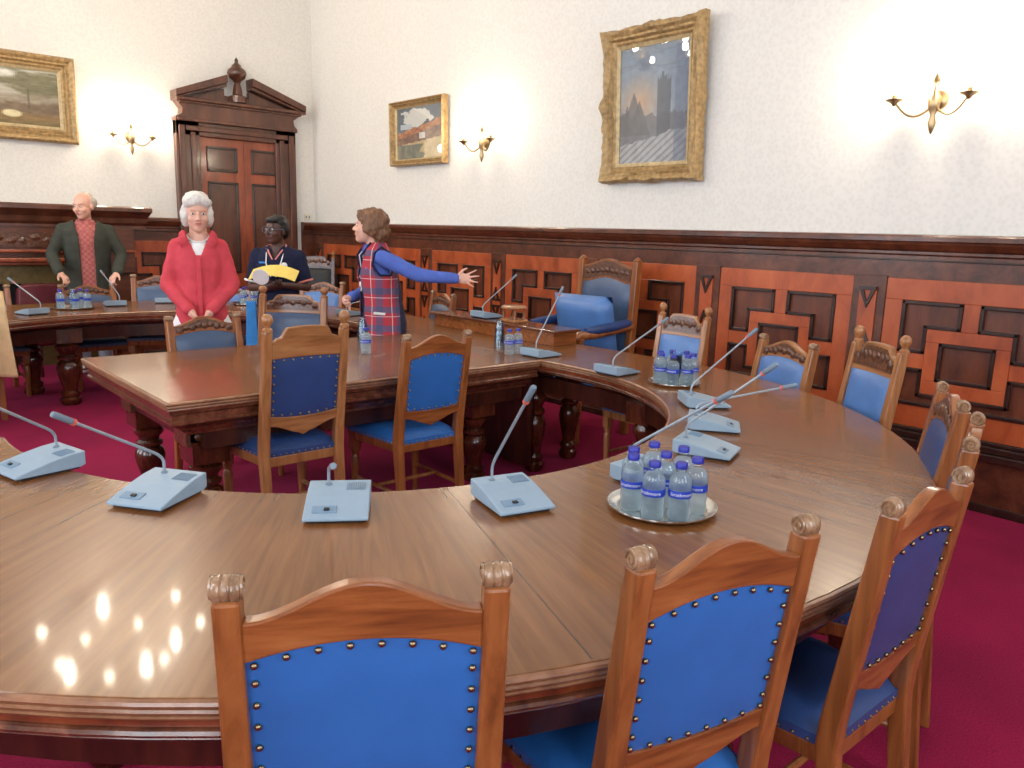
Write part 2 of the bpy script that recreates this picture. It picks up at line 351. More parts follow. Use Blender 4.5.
# wainscot: everything is drawn in wall coordinates (t along the wall, z up, d out of the wall)
def wainscot(name, W, t0, t1, first, period, pw):
    root = bpy.data.objects.new(name, None); C.objects.link(root); structure(root)
    def P(t, z, d): return W(t, z, d)
    def bar(b, ta, za, tb, zb, d0, d1):
        p, q = P(ta, za, d0), P(tb, zb, d1); b.span([min(p[i], q[i]) for i in range(3)], [max(p[i], q[i]) for i in range(3)])
    L = t1-t0
    # backing panel, skirting and cornice
    b = B(); bar(b, t0, 0.0, t1, 1.43, 0.0, 0.02); b.build('panel', 'wallpanel', root)
    b = B(); bar(b, t0, 0.0, t1, 0.31, 0.02, 0.06); b.build('plinth', 'walldark', root, bevel=0.004)
    b = B(); bar(b, t0, 0.0, t1, 0.05, 0.06, 0.075); bar(b, t0, 0.30, t1, 0.345, 0.02, 0.085); bar(b, t0, 0.345, t1, 0.385, 0.02, 0.065); bar(b, t0, 0.385, t1, 0.41, 0.02, 0.05)
    b.build('plinth_moulding', 'moulding', root, bevel=0.006)
    b = B(); prof = [(0.0, 1.40), (0.035, 1.40), (0.035, 1.425), (0.05, 1.435), (0.05, 1.45), (0.065, 1.46), (0.085, 1.49), (0.09, 1.505), (0.105, 1.51), (0.105, 1.535), (0.095, 1.545), (0.0, 1.55)]
    b.prism(prof, lambda d, z: Vector(P(t0, z, d)), lambda d, z: Vector(P(t1, z, d))); b.build('cornice', 'walldark', root)
    b = B(); bar(b, t0, 1.29, t1, 1.405, 0.0, 0.03); b.build('frieze', 'walldark', root)
    b = B(); bar(b, t0, 1.395, t1, 1.405, 0.03, 0.042); b.build('frieze_bead', 'moulding', root, bevel=0.003)
    # bays
    k = first
    while k < t1:
        a, c = k+pw/2, k+period-pw/2                     # bay from a to c
        ta, tb = max(a, t0), min(c, t1)
        if tb-ta > 0.25:
            m = (a+c)/2; b = B()
            def cb(ta_, za, tb_, zb, d0=0.02, d1=0.036):
                x0, x1 = max(min(ta_, tb_), t0), min(max(ta_, tb_), t1)
                if x1-x0 > 0.004: bar(b, x0, za, x1, zb, d0, d1)
            st = 0.105; zt, zb = 1.165, 0.54; hw, ih = 0.225, 0.15; cz = 0.81
            cb(a, zb, a+st, zt); cb(c-st, zb, c, zt); cb(a, zt, c, 1.29); cb(a, 0.41, c, zb)
            cb(m-0.045, 1.005, m+0.045, zt); cb(m-0.045, zb, m+0.045, 0.62); cb(a+st, cz-0.045, m-hw, cz+0.045); cb(m+hw, cz-0.045, c-st, cz+0.045)
            cb(m-hw, 0.93, m+hw, 1.005, 0.02, 0.042); cb(m-hw, 0.62, m+hw, 0.70, 0.02, 0.042); cb(m-hw, 0.70, m-ih, 0.93, 0.02, 0.042); cb(m+ih, 0.70, m+hw, 0.93, 0.02, 0.042)
            b.build('rail_frame', 'wallorange', root, bevel=0.003)
            b = B(); w = 0.022
            def line(x0, z0, x1, z1):                     # dark bolection strip round the sunk panels
                cb(min(x0, x1)-w/2, min(z0, z1)-w/2, max(x0, x1)+w/2, max(z0, z1)+w/2, 0.02, 0.046)
            for sx in (-1, 1):
                o1 = m+sx*(0.5*(c-a)-st-w/2); i1 = m+sx*(0.045+w/2); i2 = m+sx*(hw+w/2)
                for (z_out, z_in, zc) in ((zt-w/2, cz+0.045+w/2, 1.005+w/2), (zb+w/2, cz-0.045-w/2, 0.62-w/2)):
                    line(o1, z_out, i1, z_out); line(o1, z_out, o1, z_in); line(o1, z_in, i2, z_in); line(i2, z_in, i2, zc); line(i2, zc, i1, zc); line(i1, zc, i1, z_out)
            x0, x1, z0, z1 = m-ih+w/2, m+ih-w/2, 0.70+w/2, 0.93-w/2
            line(x0, z0, x1, z0); line(x0, z1, x1, z1); line(x0, z0, x0, z1); line(x1, z0, x1, z1)
            b.build('panel_moulding', 'moulding', root, bevel=0.004)
        # pilaster
        if t0 < k-pw/2 and k+pw/2 < t1:
            b = B(); bar(b, k-pw/2, 0.41, k+pw/2, 1.30, 0.0, 0.045); b.build('pilaster', 'walldark', root, bevel=0.003)
            b = B(); q = pw/2-0.05; bar(b, k-q, 0.47, k+q, 1.22, 0.045, 0.055); b.build('pilaster_panel', 'wallorange', root)
            b = B()
            for zc, s in ((1.22, -1), (0.86, 1), (0.80, -1), (0.47, 1)):
                for sx in (-1, 1):
                    d0, d1 = 0.05, 0.068; w = 0.02
                    poly = [(sx*q, zc), (0, zc+s*0.12), (0, zc+s*(0.12-w*1.7)), (sx*(q-w*1.3), zc)]
                    b.prism(poly, lambda t, z: Vector(P(k+t, z, d0)), lambda t, z: Vector(P(k+t, z, d1)))
                bar(b, k-q, zc-0.011, k+q, zc+0.011, 0.05, 0.066)
            b.build('diamond_moulding', 'moulding', root)
        k += period
    return root
wainscot('trim_1', lambda t, z, d: (RX-d, t, z), FY, BY, 2.185-1.18*5, 1.18, 0.205)
wainscot('trim_2', lambda t, z, d: (t, BY-d, z), 2.5, 3.24, 2.2, 1.02, 0.12)
wainscot('trim_3', lambda t, z, d: (t, BY-d, z), 4.71, RX-0.02, 3.6, 1.02, 0.12)
wainscot('trim_4', lambda t, z, d: (t, BY-d, z), LX, -0.75, LX-0.1, 1.02, 0.12)

# ------------------------------------------------------------------ door on the back wall
root = bpy.data.objects.new('door_1', None); C.objects.link(root); structure(root); root.location = (0, BY, 0); root.scale = (0.978, 1, 0.985)
dl, dr, dm = 3.52, 4.60, 4.06
b = B()
for x0, x1 in ((3.30, 3.38), (3.44, 3.52), (4.60, 4.68), (4.74, 4.82)):
    pass
for s, xa in ((1, 3.25), (-1, 4.72)):
    b.span((xa, -0.10, 0), (xa+s*0.27, 0, 2.69)); b.span((xa+s*0.03, -0.125, 0), (xa+s*0.10, -0.10, 2.62)); b.span((xa+s*0.16, -0.12, 0), (xa+s*0.22, -0.10, 2.55))
b.span((3.25, -0.10, 2.51), (4.72, 0, 2.69)); b.span((3.36, -0.12, 2.56), (4.61, -0.10, 2.62))
b.build('door_frame', 'doordark', root, bevel=0.008)
b = B()   # entablature with scrolled sides
ent = [(3.24, 2.66), (4.73, 2.66), (4.73, 2.70), (4.69, 2.74), (4.68, 2.80), (4.73, 2.84), (4.80, 2.88), (4.80, 2.93), (3.26, 2.93), (3.26, 2.88), (3.29, 2.84), (3.32, 2.80), (3.31, 2.74), (3.24, 2.70)]
b.prism(ent, lambda x, z: Vector((x, -0.14, z)), lambda x, z: Vector((x, 0, z)))
b.span((3.24, -0.20, 2.88), (4.82, 0, 2.915)); b.span((3.28, -0.17, 2.855), (4.77, 0, 2.88)); b.span((3.26, -0.16, 2.66), (4.71, 0, 2.70))
b.build('entablature', 'doordark', root, bevel=0.006)
b = B()   # broken pediment
for s in (-1, 1):
    e = dm-0.07+s*(0.835 if s > 0 else 0.75); c = dm-0.07+s*0.15
    b.prism([(e, 2.915), (c, 3.13), (c, 3.22), (e, 2.985)], lambda x, z: Vector((x, -0.20, z)), lambda x, z: Vector((x, 0, z)))
    b.prism([(e-s*0.06, 2.91), (c, 3.09), (c, 3.13), (e-s*0.02, 2.92)], lambda x, z: Vector((x, -0.16, z)), lambda x, z: Vector((x, 0, z)))
    b.prism([(e-s*0.1, 2.91), (c, 3.08), (c, 2.91)], lambda x, z: Vector((x, -0.08, z)), lambda x, z: Vector((x, 0, z)))
b.span((dm-0.25, -0.07, 2.91), (dm+0.12, 0, 3.0)); b.build('pediment', 'doordark', root, bevel=0.005)
b = B(); b.lathe([(0.10, 2.93), (0.10, 3.0), (0.06, 3.02), (0.05, 3.09), (0.035, 3.15), (0.05, 3.18), (0.09, 3.21), (0.112, 3.26), (0.10, 3.30), (0.06, 3.33), (0.055, 3.35), (0.03, 3.37), (0.018, 3.39), (0.022, 3.41), (0.004, 3.44)], (dm-0.07, -0.10, 0), 20)
b.build('urn', 'doordark', root, smooth=True)
for x0, x1 in ((dl, dm-0.002), (dm+0.002, dr)):
    b = B(); b.span((x0, -0.05, 0.01), (x1, -0.01, 2.51))
    lf = b.build('door_leaf', 'doorwood', root, bevel=0.003)
    for za, zb in ((0.2, 0.75), (0.95, 2.0), (2.14, 2.40)):
        pa, pb = x0+0.10, x1-0.10
        b = B(); b.span((pa, -0.056, za), (pb, -0.05, zb)); b.build('door_panel', 'doordark', lf)
        b = B(); w = 0.03
        for A, Bq in (((pa, za), (pb, za)), ((pa, zb), (pb, zb)), ((pa, za), (pa, zb)), ((pb, za), (pb, zb))):
            b.span((A[0]-w/2, -0.072, A[1]-w/2), (Bq[0]+w/2, -0.05, Bq[1]+w/2))
        b.build('panel_moulding', 'moulding', lf, bevel=0.006)
b = B(); b.ell((dm+0.06, -0.10, 1.05), 0.03); b.lathe([(0.012, 0), (0.012, 0.05)], (dm+0.06, -0.10, 1.05), 10, (0, 1, 0)); b.build('door_knob', 'brass', root, smooth=True)

# light switch beside the door
t = thing('light_switch', 'small white double light switch on the wall right of the door', 'switch', (4.80, BY, 1.615))
b = B(); b.box((0, -0.006, 0), (0.085, 0.012, 0.085)); b.build('face_plate', 'cream', t, bevel=0.003)
for x in (-0.02, 0.02):
    b = B(); b.box((x, -0.016, 0), (0.012, 0.012, 0.03)); b.build('rocker', 'mic_dark', t, bevel=0.002)

# ------------------------------------------------------------------ fireplace surround
t = thing('fireplace', 'dark carved wooden fireplace surround on the back wall behind the man', 'fireplace', (0.95, BY, 0))
b = B(); prof = [(0, 1.42), (-0.30, 1.42), (-0.30, 1.45), (-0.33, 1.48), (-0.34, 1.53), (-0.38, 1.57), (-0.42, 1.60), (-0.42, 1.635), (-0.40, 1.65), (0, 1.65)]
b.prism(prof, lambda y, z: Vector((-1.70+(0.42+y)*0.8*0, y, z)), lambda y, z: Vector((1.83-(0.42+y)*0.35, y, z))); b.build('mantel_shelf', 'doordark', t)
b = B(); b.span((-1.60, -0.28, 1.12), (1.66, 0, 1.42)); b.build('frieze', 'walldark', t)
b = B(); b.span((-1.0, -0.292, 1.22), (1.05, -0.28, 1.37)); b.build('carved_panel', 'carved', t)
b = B()
for x in range(-9, 10): b.ell((x*0.105, -0.292, 1.295+0.02*math.sin(x*2)), (0.045, 0.012, 0.035), 8, 6)
b.build('carved_edging', 'carved', t, smooth=True)
b = B(); b.span((-1.60, -0.33, 1.165), (1.66, -0.26, 1.195)); b.span((-1.60, -0.31, 1.04), (1.30, -0.26, 1.075)); b.span((-1.62, -0.36, 1.075), (1.30, -0.26, 1.115)); b.build('moulding', 'doorwood', t, bevel=0.008)
for x in (-1.45, 1.52):
    b = B(); b.span((x-0.17, -0.26, 0), (x+0.17, 0, 1.12)); b.span((x-0.14, -0.31, 0.95), (x+0.14, -0.26, 1.42)); b.span((x-0.18, -0.30, 0), (x+0.18, -0.26, 0.2)); b.build('jamb', 'walldark', t, bevel=0.006)
b = B(); b.span((-1.28, -0.20, 0), (-0.62, 0, 1.05)); b.span((0.62, -0.20, 0), (1.35, 0, 1.05)); b.span((-0.62, -0.20, 0.85), (0.62, 0, 1.05)); b.build('hearth_surround', 'tile', t)
b = B(); b.span((-0.62, -0.03, 0), (0.62, 0, 0.85)); b.build('firebox', 'black', t)

# ------------------------------------------------------------------ pictures
def picture(name, label, W, t0, t1, z0, z1, fw_, frame_m, inner_m, paint, nu, nv, ornate, lean, glass=True):
    """W(t,z,d): wall coordinates to world; lean tilts the top forward"""
    t = thing(name, label, 'picture', W((t0+t1)/2, z0, 0))
    o = Vector(t.location)
    def P(a, z, d): return Vector(W(a, z, d+0.02+(z-z0)*lean))-o
    prof = [(0, 0), (0.0, 0.05), (0.15, 0.075), (0.30, 0.07), (0.45, 0.05), (0.6, 0.055), (0.72, 0.03), (0.85, 0.035), (1.0, 0.02), (1.0, 0)]
    b = B(); n = 26
    def sweep(A, Bq, inA, inB):
        rs = []
        for k in range(n+1):
            u = k/n; ring = []
            for f, d in prof:
                pa = A+(Bq-A)*u; pi = inA+(inB-inA)*u; p = pa+(pi-pa)*f
                dd = d
                if ornate:
                    q = noise.noise(Vector((p.x*22, p.y*22, f*6)))
                    cr = max(0, 1-min(u, 1-u)*7)+max(0, 1-abs(u-0.5)*9)
                    dd = d*(1+0.25*q)+(0.035*cr*(1-f) if f > 0 and f < 0.9 and d > 0 else 0)
                    if f < 0.2: p = p+(pa-pi).normalized()*0.012*(q+cr*0.9)
                ring.append(P(p.x, p.y, dd))
            rs.append(ring)
        b.rings(rs)
    c = [Vector((t0, z0)), Vector((t1, z0)), Vector((t1, z1)), Vector((t0, z1))]
    i_ = [Vector((t0+fw_, z0+fw_)), Vector((t1-fw_, z0+fw_)), Vector((t1-fw_, z1-fw_)), Vector((t0+fw_, z1-fw_))]
    for k in range(4): sweep(c[k], c[(k+1) % 4], i_[k], i_[(k+1) % 4])
    b.build('frame', frame_m, t, smooth=bool(ornate))
    g = fw_*0.98; lin_w = fw_*0.22
    b = B()
    for A, Bq in (((0, 0), (1, 0)), ((1, 0), (1, 1)), ((1, 1), (0, 1)), ((0, 1), (0, 0))):
        xs = (t0+g, t1-g); zs = (z0+g, z1-g)
        p = Vector((xs[A[0]], zs[A[1]])); q = Vector((xs[Bq[0]], zs[Bq[1]])); cen = Vector(((t0+t1)/2, (z0+z1)/2))
        pi = p+Vector((lin_w if A[0] == 0 else -lin_w, lin_w if A[1] == 0 else -lin_w)); qi = q+Vector((lin_w if Bq[0] == 0 else -lin_w, lin_w if Bq[1] == 0 else -lin_w))
        b.rings([[P(p.x, p.y, 0.026), P(pi.x, pi.y, 0.014), P(pi.x, pi.y, 0.0), P(p.x, p.y, 0.0)], [P(q.x, q.y, 0.026), P(qi.x, qi.y, 0.014), P(qi.x, qi.y, 0.0), P(q.x, q.y, 0.0)]])
    b.build('slip', inner_m, t)
    e = fw_*1.1
    b = B(); b.grid(nu, nv, lambda u, v: P(t0+e+(t1-t0-2*e)*u, z0+e+(z1-z0-2*e)*v, 0.006))
    o_ = b.build('canvas', 'paint', t); me = o_.data
    ca = me.color_attributes.new('paint', 'FLOAT_COLOR', 'CORNER')
    for poly in me.polygons:
        i, j = poly.index % nu, poly.index//nu; col = lin(paint((i+0.5)/nu, (j+0.5)/nv))
        for li in poly.loop_indices: ca.data[li].color = col
    if glass:
        b = B(); b.prism([(t0+e, z0+e), (t1-e, z0+e), (t1-e, z1-e), (t0+e, z1-e)], lambda a, z: P(a, z, 0.010), lambda a, z: P(a, z, 0.013)); b.build('glazing', 'pane', t)
    return t
def fbm(x, y, s=0): return noise.fractal(Vector((x, y, s)), 0.9, 2.0, 5)
def mixc(a, b_, f): f = max(0, min(1, f)); return tuple(a[i]*(1-f)+b_[i]*f for i in range(3))
def paint_big(u, v):             # u runs towards the camera end of the wall
    c = mixc((150, 160, 168), (118, 134, 150), v+0.25*fbm(u*3, v*4))
    c = mixc(c, (206, 158, 112), max(0, 1-math.hypot((u-0.30)*2.6, (v-0.52)*3.5))*0.9)
    for x, h, w in ((0.12, 0.52, 0.035), (0.22, 0.62, 0.05), (0.30, 0.55, 0.05), (0.05, 0.46, 0.05)):
        if v < h-abs(u-x)/w*0.09 and v > 0.25: c = mixc(c, (84, 82, 84), 0.75)
    if v < 0.42+0.05*fbm(u*8, 1): c = mixc(c, (96, 92, 90), 0.75)
    if 0.55 < u < 0.74 and v > 0.15 and v < 0.72+0.1*fbm(u*20, 3): c = mixc(c, (70, 72, 78), 0.75)
    if v < 0.24-0.14*(1-u)+0.03*fbm(u*6, 7)+0.06:
        k = math.sin((u*0.9-v*1.7)*60); c = mixc((168, 168, 168), (104, 102, 102), max(0, k)*0.7+0.2*fbm(u*9, v*9))
    if u > 0.8: c = mixc(c, (104, 116, 140), 0.45)
    return tuple(max(0, x+10*fbm(u*14, v*14, 5)) for x in c)
def paint_small(u, v):
    c = mixc((118, 128, 132), (92, 104, 114), v+0.5*fbm(u*4, v*4))
    if math.hypot((u-0.45)*1.8, (v-0.78)*3.4)+0.25*fbm(u*7, v*7) < 0.55: c = (214, 214, 206)
    d = v-(0.42+0.22*u)
    if d < 0.10+0.05*fbm(u*5, 2): c = mixc((156, 96, 72), (196, 146, 100), 0.5+fbm(u*10, v*10))
    if d < -0.02+0.03*fbm(u*9, 4): c = mixc((110, 84, 78), (150, 120, 96), 0.5+fbm(u*8, v*8))
    if v < 0.40-0.12*(1-u): c = mixc((188, 170, 128), (214, 192, 150), 0.5+fbm(u*6, v*6))
    if v < 0.28 and u < 0.55+0.1*fbm(v*8, 1): c = mixc((112, 116, 104), (142, 142, 122), 0.5+fbm(u*12, v*5))
    if abs(u-0.55) < 0.06 and abs(v-0.44) < 0.06: c = (216, 212, 204)
    if abs(u-0.2) < 0.12 and abs(v-0.63) < 0.05: c = (186, 196, 202)
    return c
def sm(a, b_, x):
    t = max(0, min(1, (x-a)/(b_-a))); return t*t*(3-2*t)
def paint_left(u, v):
    n = fbm(u*7, v*7)
    c = mixc((178, 172, 156), (214, 212, 200), sm(0.45, 0.95, v+0.2*fbm(u*3, v*3)))
    c = mixc(c, (104, 100, 68), 0.85*sm(0.75, 0.35, math.hypot((u-0.93)*3.0, (v-0.74)*2.0)+0.35*n))
    c = mixc(c, (150, 138, 116), 0.8*sm(0.60, 0.50, v+0.06*n))
    c = mixc(c, (112, 92, 70), 0.85*sm(0.46, 0.34, v+0.10*fbm(u*12, v*5)))
    c = mixc(c, (140, 112, 66), 0.7*sm(0.26, 0.16, v+0.06*n))
    c = mixc(c, (104, 96, 58), 0.7*sm(0.14, 0.06, v+0.05*n))
    c = mixc(c, (214, 204, 160), sm(1.2, 0.8, math.hypot((u-0.80)*26, (v-0.20)*16)))
    if abs(u-0.87) < 0.006 and 0.3 < v < 0.65: c = mixc(c, (96, 84, 62), 0.6)
    return tuple(x+16*fbm(u*25, v*25, 3) for x in c)
WR = lambda t, z, d: (RX-d, t, z)
WR_m = lambda t, z, d: (RX-d, -t, z)
WB = lambda t, z, d: (t, BY-d, z)
picture('framed_painting', 'large glazed painting in ornate gilt frame on the right wall', WR_m, -4.42, -3.49, 1.905, 3.03, 0.12, 'gold', 'gold_pale', paint_big, 90, 104, True, 0.05)
picture('framed_painting', 'small square painting in thin gilt frame beside the corner wall lamp', WR_m, -7.53, -6.56, 2.16, 2.82, 0.06, 'gold', 'gold_pale', paint_small, 80, 60, False, 0.02)
picture('framed_painting', 'wide brown landscape painting in gilt frame above the fireplace', WB, -0.25, 2.20, 2.27, 3.11, 0.13, 'gold', 'gold_pale', paint_left, 120, 60, False, 0.03, False)

# ------------------------------------------------------------------ wall lamps and chandelier
def point(name, loc, power, r=0.03, col=(1.0, 0.83, 0.62)):
    l = bpy.data.lights.new(name, 'POINT'); l.energy = power; l.shadow_soft_size = r; l.color = col
    o = bpy.data.objects.new(name, l); C.objects.link(o); o.location = loc; return o
def sconce(label, loc, rz, power):
    t = thing('wall_lamp', label, 'lamp', loc, rz, 'brass candle wall lamps')      # local -Y points into the room
    b = B(); b.lathe([(0.055, 0), (0.05, 0.012), (0.03, 0.02), (0.02, 0.05)], (0, 0, 0), 16, (0, -1, 0)); b.lathe([(0.004, -0.19), (0.012, -0.17), (0.022, -0.13), (0.012, -0.09), (0.03, -0.05), (0.035, 0), (0.02, 0.04), (0.012, 0.08), (0.02, 0.1), (0.003, 0.14)], (0, -0.06, 0), 14)
    b.build('backplate', 'brass', t, smooth=True)
    for s in (-1, 1):
        b = B(); pts = [(0, -0.06, -0.03)]
        for k in range(1, 11):
            a = k/10; pts.append((s*0.20*a, -0.06-0.06*a, -0.03-0.075*math.sin(a*PI*0.9)+0.055*a*a))
        b.tube(pts, 0.007, 8); b.build('arm', 'brass', t, smooth=True)
        e = pts[-1]
        b = B(); b.lathe([(0.006, -0.03), (0.02, -0.012), (0.045, 0.0), (0.05, 0.006), (0.02, 0.006), (0.014, 0.02), (0.014, 0.03)], e, 14); b.build('drip_cup', 'brass', t, smooth=True)
        b = B(); b.lathe([(0.012, 0.03), (0.012, 0.10)], e, 12); b.build('candle', 'cream', t)
        b = B(); b.lathe([(0.008, 0.10), (0.018, 0.125), (0.02, 0.145), (0.014, 0.17), (0.003, 0.20)], e, 12); b.build('bulb', 'bulb', t, smooth=True)
        w = Matrix.Rotation(rz, 3, 'Z') @ (Vector(e)+Vector((0, -0.03, 0.145)))
        point('lamp_glow', Vector(loc)+w, power, 0.055)
    return t
sconce('brass two-arm wall lamp between the landscape painting and the door', (2.72, BY, 2.40), 0, 11)
sconce('brass two-arm wall lamp beside the small square painting', (RX, 5.98, 2.33), -PI/2, 7)
sconce('brass two-arm wall lamp on the bare right wall at far right', (RX, 1.93, 2.30), -PI/2, 13)
CH = Vector((1.62, 6.68, 3.32))
t = thing('chandelier', 'brass candle chandelier hanging over the tables', 'chandelier', CH)
b = B(); b.lathe([(0.01, -0.14), (0.05, -0.13), (0.09, -0.10), (0.05, -0.05), (0.08, 0), (0.05, 0.1), (0.03, 0.3), (0.06, 0.4), (0.015, 0.5), (0.015, CZ-CH.z)], (0, 0, 0), 16); b.build('stem', 'brass', t, smooth=True)
for k in range(12):
    a = 2*PI*k/12; r = 0.62 if k % 2 else 0.42; h = 0.0 if k % 2 else 0.20
    b = B(); b.tube([(0.05*math.cos(a), 0.05*math.sin(a), -0.05+h), (r*0.5*math.cos(a), r*0.5*math.sin(a), -0.11+h), (r*0.9*math.cos(a), r*0.9*math.sin(a), -0.09+h), (r*math.cos(a), r*math.sin(a), -0.05+h)], 0.009, 8); ar = b.build('arm', 'brass', t, smooth=True)
    e = (r*math.cos(a), r*math.sin(a), -0.05+h)
    b = B(); b.lathe([(0.006, -0.01), (0.045, 0.0), (0.045, 0.006), (0.013, 0.01), (0.013, 0.07)], e, 12); b.build('candle', 'cream', ar)
    b = B(); b.ell((e[0], e[1], e[2]+0.11), (0.035, 0.035, 0.045)); b.build('bulb', 'bulb', ar, smooth=True)
    if k % 3 == 0: point('chandelier_glow', CH+Vector(e)+Vector((0, 0, 0.2)), 18)

# ------------------------------------------------------------------ tables
IC, IR, OC, OR_ = (1.80, 3.06), 1.372, (1.706, 2.851), 2.157
IC2, OC2 = (1.80, 5.60), (1.706, 5.85)
def ring_path(n_arc=60, n_st=8):
    I, O = [], []
    for k in range(n_arc+1):
        a = math.radians(178+(360-178)*k/n_arc)
        I.append((IC[0]+IR*math.cos(a), IC[1]+IR*math.sin(a))); O.append((OC[0]+OR_*math.cos(a), OC[1]+OR_*math.sin(a)))
    for k in range(1, n_st):
        f = k/n_st; I.append((IC[0]+IR, IC[1]+(IC2[1]-IC[1])*f)); O.append((OC[0]+OR_, OC[1]+(OC2[1]-OC[1])*f))
    for k in range(n_arc+1):
        a = math.radians(0+165*k/n_arc)
        I.append((IC2[0]+IR*math.cos(a), IC2[1]+IR*math.sin(a))); O.append((OC2[0]+OR_*math.cos(a), OC2[1]+OR_*math.sin(a)))
    return I, O
I_, O_ = ring_path()
TH = 0.76
def uv_top(o, us, nv):
    pass
def sweep_edges(pairs, prof):
    """closed section per station; prof = (inset, z) down the outer edge; mirrored on the inner one"""
    rs = []
    for i, o in pairs:
        i, o = Vector(i), Vector(o); d = (o-i).normalized(); ring = []
        for ins, z in prof: p = o-d*ins; ring.append(Vector((p.x, p.y, z)))
        for ins, z in reversed(prof): p = i+d*ins; ring.append(Vector((p.x, p.y, z)))
        rs.append(ring)
    return rs
TOPP = [(0.03, 0.76), (0.012, 0.76), (0.010, 0.758), (0.012, 0.752), (0.03, 0.75)]
NOSE = [(0.0115, 0.7585), (0.003, 0.756), (0.0, 0.751), (0.003, 0.746), (0.009, 0.744), (0.005, 0.742), (0.003, 0.737), (0.006, 0.732), (0.013, 0.730), (0.009, 0.728), (0.008, 0.724), (0.012, 0.719), (0.03, 0.717)]
LOWM = [(0.02, 0.7025), (0.011, 0.700), (0.008, 0.694), (0.011, 0.688), (0.018, 0.686), (0.016, 0.682), (0.022, 0.676), (0.05, 0.672), (0.07, 0.66), (0.10, 0.655)]
BAND = [(0.013, 0.7195), (0.015, 0.7185), (0.018, 0.711), (0.018, 0.7035), (0.03, 0.702)]
def add_uv(o, I, O):
    me = o.data; uv = me.uv_layers.new(name='UVMap'); s = 0; acc = [0]
    mid = [((a[0]+b_[0])/2, (a[1]+b_[1])/2) for a, b_ in zip(I, O)]
    for k in range(1, len(mid)): acc.append(acc[-1]+math.hypot(mid[k][0]-mid[k-1][0], mid[k][1]-mid[k-1][1]))
    for poly in me.polygons:
        for li in poly.loop_indices:
            v = me.vertices[me.loops[li].vertex_index].co
            best = min(range(0, len(mid)), key=lambda k: (abs((O[k][0]-I[k][0])*(v.y-I[k][1])-(O[k][1]-I[k][1])*(v.x-I[k][0]))/math.hypot(O[k][0]-I[k][0], O[k][1]-I[k][1])) + (0 if ((O[k][0]-I[k][0])*(v.x-I[k][0])+(O[k][1]-I[k][1])*(v.y-I[k][1])) > -0.05 else 9))
            r = math.hypot(v.x-I[best][0], v.y-I[best][1]); uv.data[li].uv = (acc[best], r)
table = thing('curved_table', 'long curved oak council table with moulded edge and turned legs', 'table')
b = B(); b.rings(sweep_edges(list(zip(I_, O_)), TOPP)); top = b.build('tabletop', 'table', table, smooth=True); add_uv(top, I_, O_)
for nm, prof, mt in (('edge_nosing', NOSE, 'nosing'), ('edge_band', BAND, 'band'), ('lower_moulding', LOWM, 'nosing_dark')):
    b = B(); b.rings(sweep_edges(list(zip(I_, O_)), prof)); b.build(nm, mt, table, smooth=True)
def strip(pairs, fa, fb, z0, z1):     # vertical apron between two insets
    b = B(); rs = []
    for i, o in pairs:
        i, o = Vector(i), Vector(o); p = i+(o-i)*fa; q = i+(o-i)*fb
        rs.append([Vector((p.x, p.y, z0)), Vector((q.x, q.y, z0)), Vector((q.x, q.y, z1)), Vector((p.x, p.y, z1))])
    b.rings(rs); return b
pr = list(zip(I_, O_))
for fa, fb in ((0.13, 0.17), (0.82, 0.86)): strip(pr, fa, fb, 0.54, 0.64).build('apron', 'darkwood', table)
def turned_leg(b, x, y, top=0.63, s=1.0):
    prof = [(0.0, 0), (0.05, 0), (0.062, 0.02), (0.062, 0.05), (0.048, 0.065), (0.056, 0.085), (0.056, 0.10), (0.04, 0.12), (0.045, 0.16), (0.062, 0.24), (0.07, 0.30), (0.062, 0.345), (0.045, 0.365), (0.06, 0.38), (0.06, 0.40), (0.044, 0.415), (0.052, 0.44), (0.066, 0.465), (0.066, 0.49), (0.05, 0.51), (0.05, 0.52)]
    b.lathe([(r*s, z*(top-0.11)/0.52) for r, z in prof], (x, y, 0), 20)
    b.box((x, y, top-0.055), (0.15*s, 0.15*s, 0.11))
for ang in (188, 212, 236, 262, 288, 316, 343):
    a = math.radians(ang); i = Vector((IC[0]+IR*math.cos(a), IC[1]+IR*math.sin(a))); o = Vector((OC[0]+OR_*math.cos(a), OC[1]+OR_*math.sin(a)))
    for f in (0.2, 0.8):
        p = i+(o-i)*f; b = B(); turned_leg(b, p.x, p.y); b.build('leg', 'legwood', table, smooth=True)
for x, y in ((3.33, 3.52), (3.33, 4.75), (3.33, 5.45), (3.72, 3.6), (3.72, 4.9)): b = B(); turned_leg(b, x, y); b.build('leg', 'legwood', table, smooth=True)
for ang in (25, 60, 101.7, 140):
    a = math.radians(ang); i = Vector((IC2[0]+IR*math.cos(a), IC2[1]+IR*math.sin(a))); o = Vector((OC2[0]+OR_*math.cos(a), OC2[1]+OR_*math.sin(a)))
    for f in (0.2, 0.8):
        p = i+(o-i)*f; b = B(); turned_leg(b, p.x, p.y, s=1.3); b.build('leg', 'legwood', table, smooth=True)
# joints between the table sections
for ang in (207, 249.6, 296, 330):
    a = math.radians(ang); i = Vector((IC[0]+(IR+0.02)*math.cos(a), IC[1]+(IR+0.02)*math.sin(a), TH)); o = Vector((OC[0]+(OR_-0.02)*math.cos(a), OC[1]+(OR_-0.02)*math.sin(a), TH)); d = (o-i)
    R = Matrix.Rotation(math.atan2(d.y, d.x), 3, 'Z'); b = B(); b.box((i+o)/2, (d.length, 0.003, 0.0008), R); b.build('joint_line', 'darkwood', table)
b = B(); b.span((3.20, 3.45, 0.06), (3.24, 4.60, 0.64)); b.build('modesty_panel', 'darkwood', table, bevel=0.004)

